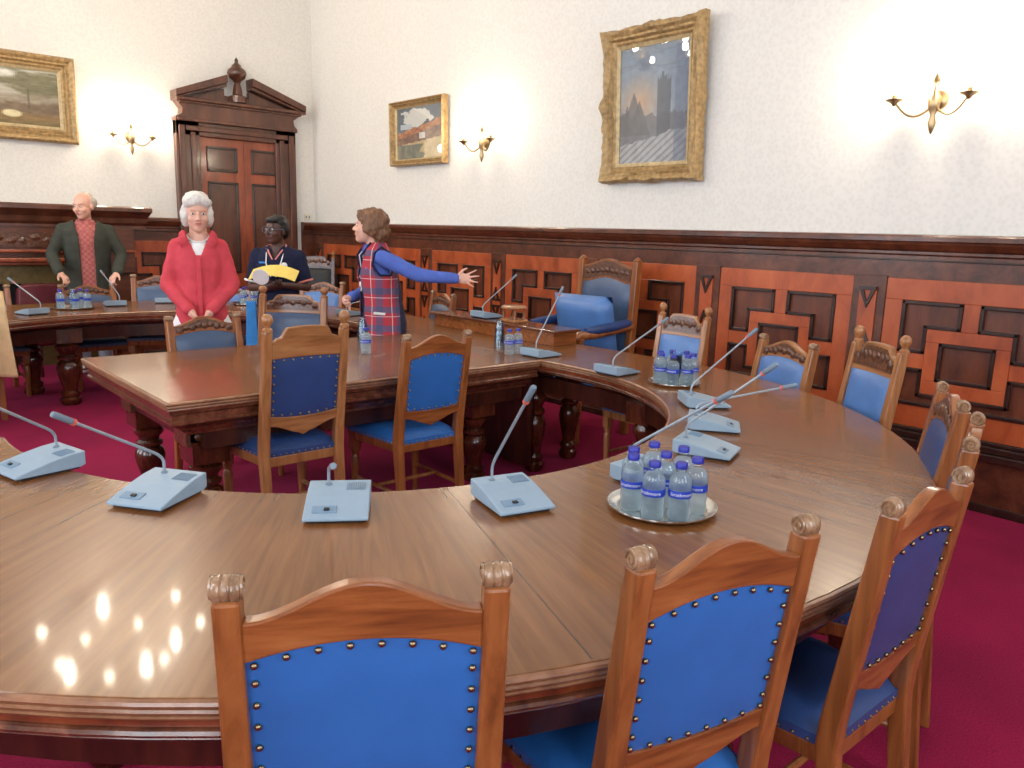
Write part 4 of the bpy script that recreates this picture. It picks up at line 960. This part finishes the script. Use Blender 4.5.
for k, lab in enumerate(['leftmost bottle on the second tray', 'front-left bottle on the second tray', 'front bottle on the second tray beside the cups', 'front-right bottle on the second tray', 'rightmost bottle on the second tray', 'bottle at the back right of the second tray', 'bottle at the back left of the second tray']):
    a = fr-1.9+k*2*PI/7*0.98; bottle(TB[0]+0.085*math.cos(a), TB[1]+0.085*math.sin(a), TH+0.004, fr+PI/2+random.uniform(-0.6, 0.6), 'blue-capped '+lab, 'bottles on the second tray')
cups(TB[0], TB[1], TH+0.004, 'stack of clear plastic cups in the middle of the second tray', 8)
bottle(2.412, 4.036, TH, fr+PI/2, 'single water bottle on the straight table between two inner chairs', 'loose bottles')
flip_cups(2.50, 4.22, TH, 'stack of clear cups behind the single bottle on the straight table', 8)
bottle(3.13, 3.56, TH, fr+PI/2, 'left of two water bottles where the straight table meets the curve', 'loose bottles')
bottle(3.20, 3.56, TH, fr+PI/2+0.5, 'right of two water bottles where the straight table meets the curve', 'loose bottles')
flip_cups(3.17, 3.70, TH, 'stack of clear cups behind the two bottles near the raised desk', 8)
TC = (1.60, 7.42)
tray(*TC, 0.17, 'silver tray of bottles on the far table in front of the man')
for k, (dx, dy, lab) in enumerate([(-0.10, -0.05, 'left of the three front bottles on the far tray'), (0.0, -0.09, 'middle of the three front bottles on the far tray'), (0.10, -0.05, 'right of the three front bottles on the far tray'), (0.08, 0.08, 'bottle at the back right of the far tray'), (-0.08, 0.08, 'bottle at the back left of the far tray')]):
    bottle(TC[0]+dx, TC[1]+dy, TH+0.004, PI+PI/2-1.2, lab+', blue cap', 'bottles on the far tray')
flip_cups(TC[0]+0.01, TC[1]+0.03, TH+0.004, 'stack of cups among the bottles on the far tray', 6)
TD = (3.02, 7.16)
tray(*TD, 0.15, 'silver tray of bottles between the two women at the far curve')
for dx, dy, lab in [(-0.07, -0.04, 'left bottle on the tray between the two women'), (0.02, -0.07, 'middle bottle on the tray between the two women'), (0.09, -0.02, 'right bottle on the tray between the two women'), (0.0, 0.07, 'back bottle on the tray between the two women')]:
    bottle(TD[0]+dx, TD[1]+dy, TH+0.004, fr+PI/2, lab, 'bottles between the two women')
#PEOPLE
# ------------------------------------------------------------------ people
def remesh(b, name, m, parent, voxel, smooth=4, cut=None, solid=0.0):
    """melt the overlapping solids in b into one continuous skin"""
    bmesh.ops.recalc_face_normals(b.bm, faces=b.bm.faces)
    me = bpy.data.meshes.new('tmp'); b.bm.to_mesh(me); b.bm.free(); ob = bpy.data.objects.new('tmp', me); C.objects.link(ob)
    md = ob.modifiers.new('r', 'REMESH'); md.mode = 'VOXEL'; md.voxel_size = voxel; md.adaptivity = 0
    dg = bpy.context.evaluated_depsgraph_get(); out = bpy.data.meshes.new_from_object(ob.evaluated_get(dg)); bpy.data.objects.remove(ob); bpy.data.meshes.remove(me)
    bm = bmesh.new(); bm.from_mesh(out)
    for _ in range(smooth): bmesh.ops.smooth_vert(bm, verts=bm.verts, factor=0.5, use_axis_x=True, use_axis_y=True, use_axis_z=True)
    if cut: bmesh.ops.delete(bm, geom=[f for f in bm.faces if cut(f.calc_center_median())], context='FACES')
    if cut:
        for _ in range(6):
            mv = {}
            for v in bm.verts:
                e = [x.other_vert(v).co for x in v.link_edges if x.is_boundary]
                if len(e) == 2: mv[v] = v.co*0.4+(e[0]+e[1])*0.3
            for v, c_ in mv.items(): v.co = c_
    bm.to_mesh(out); bm.free(); out.name = name; out.materials.clear(); out.materials.append(M[m])
    out.shade_smooth(); o = bpy.data.objects.new(name, out); C.objects.link(o)
    if parent: o.parent = parent
    if solid: s = o.modifiers.new('thick', 'SOLIDIFY'); s.thickness = solid; s.offset = -1
    return o
def cone(b, p0, r0, p1, r1, n=12):
    p0, p1 = Vector(p0), Vector(p1); b.tube([p0, p0.lerp(p1, 0.5), p1], [r0, (r0+r1)/2, r1], n); b.ell(p0, r0, 10, 7); b.ell(p1, r1, 10, 7)
def loft(b, rings_, n=20):
    b.rings([[Vector((cx+rx*math.cos(2*PI*k/n), cy+ry*math.sin(2*PI*k/n), z)) for k in range(n)] for z, rx, ry, cx, cy in rings_])
def hand(b, wrist, fdir, pdir, side, curl=0.3, spread=0.12, k=1.0, thumb=0.7):
    """five separate fingers; fdir: towards the fingertips, pdir: out of the palm, side: +1 puts the thumb on fdir x pdir"""
    f = Vector(fdir).normalized(); p = Vector(pdir); p = (p-f*p.dot(f)).normalized(); s = f.cross(p)*side; w = Vector(wrist)
    R = Matrix((s, f, p)).transposed()
    b.ell(w+f*0.048*k, (0.040*k, 0.052*k, 0.016*k), 14, 9, R); cone(b, w-f*0.02, 0.026*k, w+f*0.02*k, 0.026*k)
    for i, (off, ln, r) in enumerate(((0.030, 0.074, 0.0088), (0.010, 0.082, 0.0092), (-0.011, 0.076, 0.0088), (-0.030, 0.060, 0.0080))):
        q = w+f*(0.086-0.008*abs(i-1.3))*k+s*off*k; d = (f+s*(off/0.03)*spread*1.6).normalized(); r *= k
        a1 = curl*0.8; a2 = curl*1.9
        d1 = d*math.cos(a1)+p*math.sin(a1); d2 = d*math.cos(a2)+p*math.sin(a2)
        m1 = q+d1*ln*0.5*k; m2 = m1+d2*ln*0.5*k
        cone(b, q-d*0.02*k, r*1.05, m1, r, 8); cone(b, m1, r, m2, r*0.78, 8)
    q = w+f*0.022*k+s*0.030*k; d1 = (f*0.62+s*thumb+p*0.25).normalized(); d2 = (f*0.85+s*thumb*0.6+p*0.35).normalized()
    cone(b, q, 0.014*k, q+d1*0.042*k, 0.011*k, 8); cone(b, q+d1*0.042*k, 0.011*k, q+d1*0.042*k+d2*0.032*k, 0.0085*k, 8)
def person(name, label, loc, rz, sc, skin, lips, head_yaw, head_pitch, arms, lean=0.0, bulk=1.0, head_shift=(0, 0)):
    """local frame: facing +Y, right arm at +X; arms: {'r': (elbow, wrist, fdir, pdir, side, curl, spread), 'l': ...}"""
    ly = lambda z: lean*max(0, z-0.92)
    root_b = B()
    bw = bulk
    loft(root_b, [(0.80, 0.15*bw, 0.11, 0, 0), (0.92, 0.155*bw, 0.115, 0, ly(0.92)), (1.06, 0.13*bw, 0.10, 0, ly(1.06)), (1.22, 0.145*bw, 0.11, 0, ly(1.22)), (1.30, 0.140*bw, 0.092, 0, ly(1.30)), (1.36, 0.10*bw, 0.070, 0, ly(1.36)), (1.41, 0.07, 0.06, 0, ly(1.41))])
    hc = Vector((head_shift[0], ly(1.54)+0.025+head_shift[1], 1.535))
    cone(root_b, (0, ly(1.38)-0.005, 1.37), 0.056, hc+Vector((0, -0.02, -0.05)), 0.052)
    for s in (-1, 1):
        cone(root_b, (s*0.085, 0, 0.84), 0.09, (s*0.09, 0.01, 0.47), 0.058); cone(root_b, (s*0.09, 0.01, 0.47), 0.055, (s*0.09, -0.02, 0.09), 0.036)
        root_b.ell((s*0.095, 0.05, 0.035), (0.042, 0.12, 0.035))
    for key, s in (('r', 1), ('l', -1)):
        if key not in arms: continue
        e, w, fd, pd, side, curl, spread = arms[key]; sh = Vector((s*0.150*bw, ly(1.31), 1.312))
        cone(root_b, sh, 0.036, Vector(sh).lerp(Vector(e), 0.5), 0.040); cone(root_b, Vector(sh).lerp(Vector(e), 0.5), 0.040, e, 0.036); cone(root_b, e, 0.036, w, 0.026); hand(root_b, w, fd, pd, side, curl, spread)
    Rh = Matrix.Rotation(head_yaw, 3, 'Z') @ Matrix.Rotation(head_pitch, 3, 'X')
    H = lambda x, y, z: hc+Rh @ Vector((x, y, z))
    def he(x, y, z, r, nu=14, nv=9): root_b.ell(H(x, y, z), r, nu, nv, Rh)
    he(0, -0.008, 0.030, (0.076, 0.094, 0.092)); he(0, 0.022, -0.035, (0.064, 0.070, 0.075)); he(0, 0.050, -0.085, (0.034, 0.036, 0.030)); he(0, 0.080, 0.030, (0.046, 0.012, 0.012))
    for s in (-1, 1): he(s*0.036, 0.062, -0.026, (0.028, 0.024, 0.026)); he(s*0.077, -0.008, -0.005, (0.010, 0.020, 0.031)); he(s*0.031, 0.083, 0.030, (0.020, 0.007, 0.006))
    cone(root_b, H(0, 0.086, 0.014), 0.008, H(0, 0.108, -0.026), 0.0125, 8); he(-0.011, 0.097, -0.029, (0.009, 0.010, 0.008), 8, 6); he(0.011, 0.097, -0.029, (0.009, 0.010, 0.008), 8, 6)
    he(0, 0.084, -0.056, (0.024, 0.012, 0.013), 10, 6)
    o = remesh(root_b, name, skin, None, 0.0060, 3); tag(o, label, 'person', 'visitors in the room')
    o.location = loc; o.rotation_euler = (0, 0, rz); o.scale = (sc,)*3
    for s in (-1, 1):
        b = B(); b.ell(H(s*0.031, 0.083, 0.006), (0.0125, 0.007, 0.0075), 12, 8, Rh); b.mi = 1; b.ell(H(s*0.031, 0.0885, 0.006), (0.006, 0.003, 0.006), 10, 6, Rh); b.build('eye', ['eye', 'black'], o, smooth=True)
    b = B(); b.ell(H(0, 0.094, -0.052), (0.021, 0.005, 0.004), 10, 6, Rh); b.ell(H(0, 0.093, -0.0585), (0.018, 0.005, 0.004), 10, 6, Rh); b.build('lips', lips, o, smooth=True)
    return o, H, Rh, ly
def hairdo(o, H, Rh, m, lumps, voxel=0.009, rough=0.010, freq=26, seed=0):
    b = B()
    for (x, y, z), r in lumps: b.ell(H(x, y, z), r, 14, 9, Rh)
    h = remesh(b, 'hair', m, o, voxel, 1)
    for v in h.data.vertices:
        n = noise.noise(v.co*freq+Vector((seed, 0, 0)))+0.5*noise.noise(v.co*freq*2.3); v.co += v.normal*n*rough
    return h
def torso(rings_, arms_, ly, name, m, o, voxel=0.011, cut=None, solid=0.0, wr=0.038, wrinkle=0.006, bulk=1.0, extra=None, smooth=3, shr=0.058):
    b = B(); loft(b, [(z, rx, ry, 0, ly(z)+cy) for z, rx, ry, cy in rings_])
    for e, w, s, upto in arms_:
        e, w = Vector(e), Vector(w); sh = Vector((s*0.160*bulk, ly(1.33), 1.330)); cone(b, (s*0.055, ly(1.385), 1.378), 0.036, sh, 0.050)
        end = e.lerp(w, upto); cone(b, sh, shr, e, 0.052); cone(b, e, 0.052, end, wr)
    if extra: extra(b)
    j = remesh(b, name, m, o, voxel, smooth, cut, solid)
    if wrinkle:
        for v in j.data.vertices: v.co += v.normal*wrinkle*(noise.noise(Vector((v.co.x*9, v.co.y*9, v.co.z*16)))+0.5*noise.noise(v.co*30))
    return j
def trousers(o, m, ly, shoe='black', top=0.98):
    b = B(); loft(b, [(0.76, 0.155, 0.125, 0, 0), (0.86, 0.165, 0.13, 0, 0), (top, 0.15, 0.12, 0, ly(top))])
    for s in (-1, 1): cone(b, (s*0.085, 0, 0.82), 0.10, (s*0.092, 0.01, 0.47), 0.075); cone(b, (s*0.092, 0.01, 0.47), 0.073, (s*0.092, -0.015, 0.09), 0.062)
    remesh(b, 'trousers', m, o, 0.012, 3)
    for s in (-1, 1):
        b = B(); b.ell((s*0.095, 0.05, 0.042), (0.052, 0.135, 0.042)); b.ell((s*0.095, -0.02, 0.07), (0.05, 0.06, 0.05)); remesh(b, 'shoe', shoe, o, 0.01, 2)

# woman in the red jacket
z_ = math.radians
arm = {'r': ((0.195, 0.02, 1.08), (0.06, 0.19, 0.93), (-0.55, 0.35, -0.75), (-0.75, -0.25, 0.45), -1, 0.5, 0.05), 'l': ((-0.195, 0.02, 1.08), (-0.06, 0.19, 0.93), (0.55, 0.35, -0.75), (0.75, -0.25, 0.45), 1, 0.5, 0.05)}
o, H, Rh, ly = person('person', 'woman in coral red jacket with short white hair and clasped hands', (1.90, 5.27, 0), z_(158), 1.015, 'skin', 'lips', z_(6), z_(-4), arm, bulk=0.80)
hairdo(o, H, Rh, 'hair_white', [((0, -0.02, 0.062), (0.088, 0.100, 0.082)), ((0.068, -0.015, -0.012), (0.033, 0.060, 0.078)), ((-0.068, -0.015, -0.012), (0.033, 0.060, 0.078)), ((0, -0.07, -0.01), (0.082, 0.06, 0.085)), ((0, 0.055, 0.088), (0.066, 0.042, 0.036)), ((0.045, 0.04, 0.075), (0.042, 0.05, 0.036)), ((-0.045, 0.04, 0.075), (0.042, 0.05, 0.036))], rough=0.008)
def collar(b):
    for s in (-1, 1): b.ell((s*0.075, 0.045, 1.405), (0.05, 0.035, 0.035), 12, 8, Matrix.Rotation(s*0.6, 3, 'Y')); b.ell((s*0.085, 0.09, 1.365), (0.045, 0.018, 0.035), 10, 7, Matrix.Rotation(s*0.7, 3, 'Y'))
torso([(0.80, 0.165, 0.14, 0.0), (0.90, 0.16, 0.14, 0.0), (1.05, 0.14, 0.13, 0.005), (1.20, 0.148, 0.13, 0.008), (1.31, 0.150, 0.115, 0.0), (1.385, 0.112, 0.088, -0.005), (1.415, 0.085, 0.075, -0.008)], [(arm['r'][0], arm['r'][1], 1, 0.93), (arm['l'][0], arm['l'][1], -1, 0.93)], ly, 'jacket', 'red_jacket', o,
      cut=lambda p: (p.y > 0.0 and p.z > 1.27 and abs(p.x) < 0.012+(p.z-1.27)*0.42) or (p.z > 1.40 and abs(p.x) < 0.066 and p.y > -0.05), solid=0.006, wr=0.042, extra=collar, bulk=0.82, shr=0.053)
b = B(); loft(b, [(1.0, 0.12, 0.108, 0, 0), (1.22, 0.13, 0.114, 0, 0), (1.33, 0.125, 0.104, 0, 0), (1.365, 0.08, 0.082, 0, 0)]); remesh(b, 'blouse', 'white_cloth', o, 0.011, 2)
for k in range(4):
    b = B(); b.ell((0.008, 0.152-0.004*k, 1.22-k*0.085), (0.008, 0.004, 0.008), 8, 5); b.build('button', 'red_jacket', o, smooth=True)
b = B(); b.box((0.0, 0.152, 1.08), (0.028, 0.008, 0.40)); b.build('placket', 'red_jacket', o, bevel=0.004)
b = B()
for k in range(24):
    a = PI*k/23; b.ell((0.066*math.cos(a), 0.02+0.068*math.sin(a), 1.40-0.04*math.sin(a)), 0.006, 6, 4)
b.build('necklace_trim', 'white', o, smooth=True)
trousers(o, 'white_cloth', ly, 'black', 0.95)
# older man in the olive jacket
arm = {'r': ((0.285, 0.06, 1.10), (0.225, 0.29, 0.945), (-0.5, 0.5, -0.45), (-0.1, 0.2, -1), -1, 0.9, 0.05), 'l': ((-0.285, 0.06, 1.10), (-0.225, 0.29, 0.945), (0.5, 0.5, -0.45), (0.1, 0.2, -1), 1, 0.9, 0.05)}
o, H, Rh, ly = person('person', 'white-haired man in dark olive jacket leaning on a chair at the far table', (2.01, 8.58, 0), z_(167), 1.06, 'skin', 'lips', z_(-38), z_(-6), arm, lean=0.16, bulk=1.12)
hairdo(o, H, Rh, 'hair_grey', [((0.062, -0.045, 0.03), (0.024, 0.052, 0.05)), ((-0.062, -0.045, 0.03), (0.024, 0.052, 0.05)), ((0, -0.082, 0.03), (0.066, 0.026, 0.06)), ((0, -0.05, 0.09), (0.055, 0.045, 0.034))], rough=0.004)
torso([(0.78, 0.20, 0.155, 0.0), (0.92, 0.20, 0.155, 0.0), (1.06, 0.19, 0.15, 0.01), (1.22, 0.195, 0.15, 0.01), (1.32, 0.20, 0.128, 0.0), (1.385, 0.15, 0.10, -0.005), (1.415, 0.095, 0.08, -0.01)], [(arm['r'][0], arm['r'][1], 1, 0.92), (arm['l'][0], arm['l'][1], -1, 0.92)], ly, 'jacket', 'green_jacket', o,
      cut=lambda p: (p.y > 0.05 and abs(p.x) < 0.062+max(0, p.z-1.25)*0.18 and p.z < 1.46) or (p.z > 1.405 and abs(p.x) < 0.072 and p.y > -0.02), solid=0.008, wr=0.05, bulk=1.12)
b = B(); loft(b, [(0.80, 0.175, 0.138, 0, 0), (0.86, 0.172, 0.136, 0, ly(0.86)), (1.06, 0.165, 0.128, 0, ly(1.06)+0.008), (1.22, 0.165, 0.128, 0, ly(1.22)+0.008), (1.33, 0.155, 0.112, 0, ly(1.33)), (1.39, 0.09, 0.08, 0, ly(1.39)), (1.42, 0.066, 0.068, 0, ly(1.42))]); sh_ = remesh(b, 'shirt', 'check', o, 0.011, 2)
for s in (-1, 1):
    b = B(); b.prism([(s*0.008, 1.355), (s*0.06, 1.335), (s*0.075, 1.40), (s*0.045, 1.425)], lambda x, z: Vector((x, ly(1.39)+0.085-abs(x)*0.35, z)), lambda x, z: Vector((x, ly(1.39)+0.093-abs(x)*0.35, z))); b.build('collar', 'check', sh_, bevel=0.002)
trousers(o, 'jeans', ly, 'white_cloth', 0.88)
# woman in the navy polo shirt
arm = {'r': ((0.225, 0.02, 1.06), (0.03, 0.235, 1.075), (-0.85, 0.3, 0.15), (0.0, -0.5, 0.8), -1, 0.8, 0.03), 'l': ((-0.24, 0.0, 1.07), (-0.06, 0.225, 1.10), (0.85, 0.35, 0.1), (0.0, -0.6, 0.6), 1, 0.8, 0.03)}
o, H, Rh, ly = person('person', 'woman in navy polo shirt and glasses holding a yellow folder', (2.785, 6.0, 0), z_(140), 0.95, 'skin_dark', 'lips_dark', z_(-28), z_(2), arm, bulk=1.05)
hairdo(o, H, Rh, 'hair_black', [((0, -0.022, 0.060), (0.086, 0.096, 0.074)), ((0.068, -0.03, 0.015), (0.022, 0.052, 0.05)), ((-0.068, -0.03, 0.015), (0.022, 0.052, 0.05)), ((0, -0.075, 0.0), (0.07, 0.042, 0.075)), ((0.0, 0.06, 0.082), (0.062, 0.034, 0.026))], rough=0.004)
torso([(0.78, 0.185, 0.15, 0.0), (0.92, 0.185, 0.15, 0.0), (1.06, 0.165, 0.135, 0.005), (1.20, 0.18, 0.145, 0.01), (1.31, 0.185, 0.122, 0.0), (1.385, 0.135, 0.092, -0.005), (1.415, 0.08, 0.072, -0.008)], [], ly, 'polo_shirt', 'navy_cloth', o,
      cut=lambda p: (p.y > 0.0 and p.z > 1.30 and abs(p.x) < 0.005+(p.z-1.30)*0.42) or (p.z > 1.40 and abs(p.x) < 0.06 and p.y > -0.05), solid=0.005,
      extra=lambda b: [cone(b, (s*0.165, 0, 1.325), 0.068, Vector((s*0.165, 0, 1.325)).lerp(Vector(arm[k][0]), 0.68), 0.062) for s, k in ((1, 'r'), (-1, 'l'))])
for s, k in ((1, 'r'), (-1, 'l')):
    sh = Vector((s*0.165, 0, 1.325)); d = Vector(arm[k][0])-sh
    b = B(); b.lathe([(0.067, -0.008), (0.070, 0.0), (0.067, 0.008)], sh+d*0.80, 18, d, cap=False); b.lathe([(0.060, 0.008), (0.060, -0.008)], sh+d*0.80, 18, d, cap=False); b.build('sleeve_trim', 'trim_pink' if s < 0 else 'white_cloth', o, smooth=True)
    b = B(); b.tube([(s*0.012, 0.128, 1.30), (s*0.05, 0.098, 1.36), (s*0.078, 0.03, 1.405), (s*0.06, -0.04, 1.42)], [0.005, 0.007, 0.008, 0.006], 8); b.build('collar_trim', 'trim_pink', o, smooth=True)
    b = B(); b.tube([(s*0.07, -0.02, 1.415), (s*0.075, 0.06, 1.385), (s*0.06, 0.148, 1.27), (s*0.02, 0.165, 1.16)], 0.005, 6); b.build('lanyard', 'white_cloth', o, smooth=True)
    b = B(); b.lathe([(0.023, -0.001), (0.025, -0.001), (0.025, 0.001), (0.023, 0.001)], H(s*0.033, 0.103, 0.004), 18, Rh @ Vector((0, 1, 0)), cap=False); gl = b.build('glasses', 'mic_dark', o, smooth=True)
    b = B(); b.tube([H(s*0.060, 0.10, 0.008), H(s*0.080, 0.04, 0.01), H(s*0.082, -0.01, 0.008)], 0.002, 6); b.build('temple', 'mic_dark', gl)
b = B(); b.tube([H(-0.008, 0.106, 0.006), H(0.008, 0.106, 0.006)], 0.002, 6); b.build('bridge', 'mic_dark', o)
b = B(); b.ell((-0.09, 0.150, 1.255), (0.026, 0.006, 0.026), 12, 7); b.build('badge', 'paper', o, smooth=True)
b = B(); b.box((0.09, 0.150, 1.275), (0.05, 0.006, 0.014)); b.build('name_badge', 'bright_blue', o)
trousers(o, 'navy_dark', ly, 'black', 0.95)
mw = Matrix.Translation((2.785, 6.0, -0.05)) @ Matrix.Rotation(z_(140), 4, 'Z')
f = B()
f.rings([[Vector((x, y0+0.05*abs(x)/0.2, 0.012-0.9*abs(x)**2)) for x in (-0.18, -0.11, -0.03, 0.05, 0.12, 0.17)]+[Vector((x, y0+0.05*abs(x)/0.2, 0.006-0.9*abs(x)**2)) for x in (0.17, 0.12, 0.05, -0.03, -0.11, -0.18)] for y0 in (-0.08, 0.0, 0.08)])
fo = f.build('folder', 'yellow', None); fo.matrix_world = mw @ Matrix.Translation((-0.05, 0.30, 1.21)) @ Matrix.Rotation(-0.45, 4, 'X'); tag(fo, 'open yellow folder held by the woman in the navy polo', 'folder')
f = B(); f.lathe([(0.0, -0.002), (0.062, -0.002), (0.062, 0.002), (0.0, 0.002)], (0, 0, 0), 28); pd = f.build('round_card', 'paper', None); pd.matrix_world = mw @ Matrix.Translation((0.02, 0.42, 1.165)) @ Matrix.Rotation(PI/2-0.35, 4, 'X'); tag(pd, 'round white card held against the yellow folder', 'card')
f = B(); f.rings([[Vector((x*(0.06-0.006*i), y, 0.40+i*0.14)) for x, y in ((-1, -0.01), (1, -0.01), (1, 0.01), (-1, 0.01))] for i in range(5)]); sc_ = f.build('towel', 'bright_blue', None, bevel=0.006); sc_.matrix_world = mw @ Matrix.Translation((0.17, 0.18, 0.0)); tag(sc_, 'bright blue cloth hanging beside the woman in the navy polo', 'cloth')
# woman in the tartan waistcoat, arm stretched out behind her
el = Vector((-0.33, -0.17, 1.215)); wr_ = Vector((-0.44, -0.41, 1.20))
arm = {'l': (el, wr_, (-0.42, -0.88, 0.0), (-0.75, 0.55, 0.05), -1, 0.12, 0.30), 'r': ((0.225, 0.03, 1.08), (0.09, 0.245, 1.02), (-0.6, 0.5, -0.2), (-0.3, -0.6, 0.2), -1, 0.9, 0.05)}
o, H, Rh, ly = person('person', 'woman in red tartan waistcoat and blue sleeves pointing behind her', (3.085, 4.905, 0), z_(73), 0.975, 'skin', 'lips', z_(-25), z_(9), arm, lean=0.14)
hairdo(o, H, Rh, 'hair_brown', [((0, -0.025, 0.064), (0.098, 0.118, 0.090)), ((0.074, -0.035, 0.012), (0.034, 0.066, 0.066)), ((-0.074, -0.035, 0.012), (0.034, 0.066, 0.066)), ((0, -0.095, -0.01), (0.084, 0.06, 0.10)), ((0, -0.08, -0.08), (0.06, 0.034, 0.05)), ((0, 0.068, 0.086), (0.066, 0.036, 0.034))], rough=0.014)
torso([(0.98, 0.14, 0.115, 0.0), (1.2, 0.152, 0.122, 0.0), (1.32, 0.16, 0.108, 0.0), (1.385, 0.13, 0.085, 0.0), (1.425, 0.068, 0.064, 0.0)], [(arm['r'][0], arm['r'][1], 1, 0.90), (el, wr_, -1, 0.98)], ly, 'jersey', 'blue_shirt', o, wr=0.040, wrinkle=0.005, shr=0.062)
v = torso([(0.74, 0.205, 0.165, 0.0), (0.86, 0.20, 0.165, 0.0), (1.02, 0.178, 0.15, 0.005), (1.2, 0.182, 0.15, 0.006), (1.30, 0.178, 0.13, 0.0), (1.385, 0.145, 0.10, 0.0), (1.43, 0.088, 0.08, -0.005), (1.45, 0.08, 0.075, -0.008)], [], ly, 'waistcoat', 'plaid', o,
      cut=lambda p: (p.y > 0.03 and abs(p.x) < 0.035+max(0, p.z-1.2)*0.14) or (p.z > 1.435) or (abs(p.x) > 0.145 and 1.20 < p.z and (p.z-1.30)**2/0.011+(p.y-ly(1.3)+0.0)**2/0.0062 < 1), solid=0.010, wrinkle=0.004, smooth=2)
for s in (-1, 1):
    b = B(); b.tube([(s*0.172, 0.078+ly(1.3), 1.28), (s*0.165, 0.06+ly(1.3), 1.36), (s*0.135, 0.0+ly(1.3), 1.405), (s*0.165, -0.06+ly(1.3), 1.36), (s*0.178, -0.078+ly(1.3), 1.28), (s*0.185, -0.04+ly(1.2), 1.205), (s*0.186, 0.04+ly(1.2), 1.205), (s*0.172, 0.078+ly(1.3), 1.28)], 0.008, 8); b.build('armhole_binding', 'navy_cloth', v, smooth=True)
for s in (-1, 1):
    b = B(); b.tube([(s*0.04, 0.162, 0.76), (s*0.04, 0.162, 1.0), (s*0.042, 0.166, 1.2), (s*0.06, 0.125+ly(1.34), 1.34), (s*0.078, 0.05+ly(1.4), 1.435)], 0.008, 8); b.build('front_binding', 'navy_cloth', v, smooth=True)
b = B(); b.box((-0.125, 0.142, 1.235), (0.065, 0.008, 0.045), Matrix.Rotation(0.75, 3, 'Z')); b.build('name_badge', 'bright_blue', o, bevel=0.002)
b = B(); b.box((-0.19, 0.075, 0.93), (0.006, 0.12, 0.018), Matrix.Rotation(0.25, 3, 'Z') @ Matrix.Rotation(0.12, 3, 'X')); b.build('pocket_trim', 'white', o, bevel=0.002)
b = B()
for s in (-1, 1): b.tube([(s*0.06, 0.02+ly(1.42), 1.43), (s*0.055, 0.11+ly(1.35), 1.34), (s*0.03, 0.155, 1.2), (0.01, 0.17, 1.08)], 0.004, 6)
ln = b.build('lanyard', 'paper', o, smooth=True)
b = B(); b.ell((0.0, 0.178, 1.13), (0.022, 0.006, 0.022), 12, 7); b.ell((0.0, 0.176, 1.185), (0.016, 0.006, 0.016), 12, 7); b.build('pass_disc', 'paper', ln, smooth=True)
trousers(o, 'navy_dark', ly, 'black', 0.98)
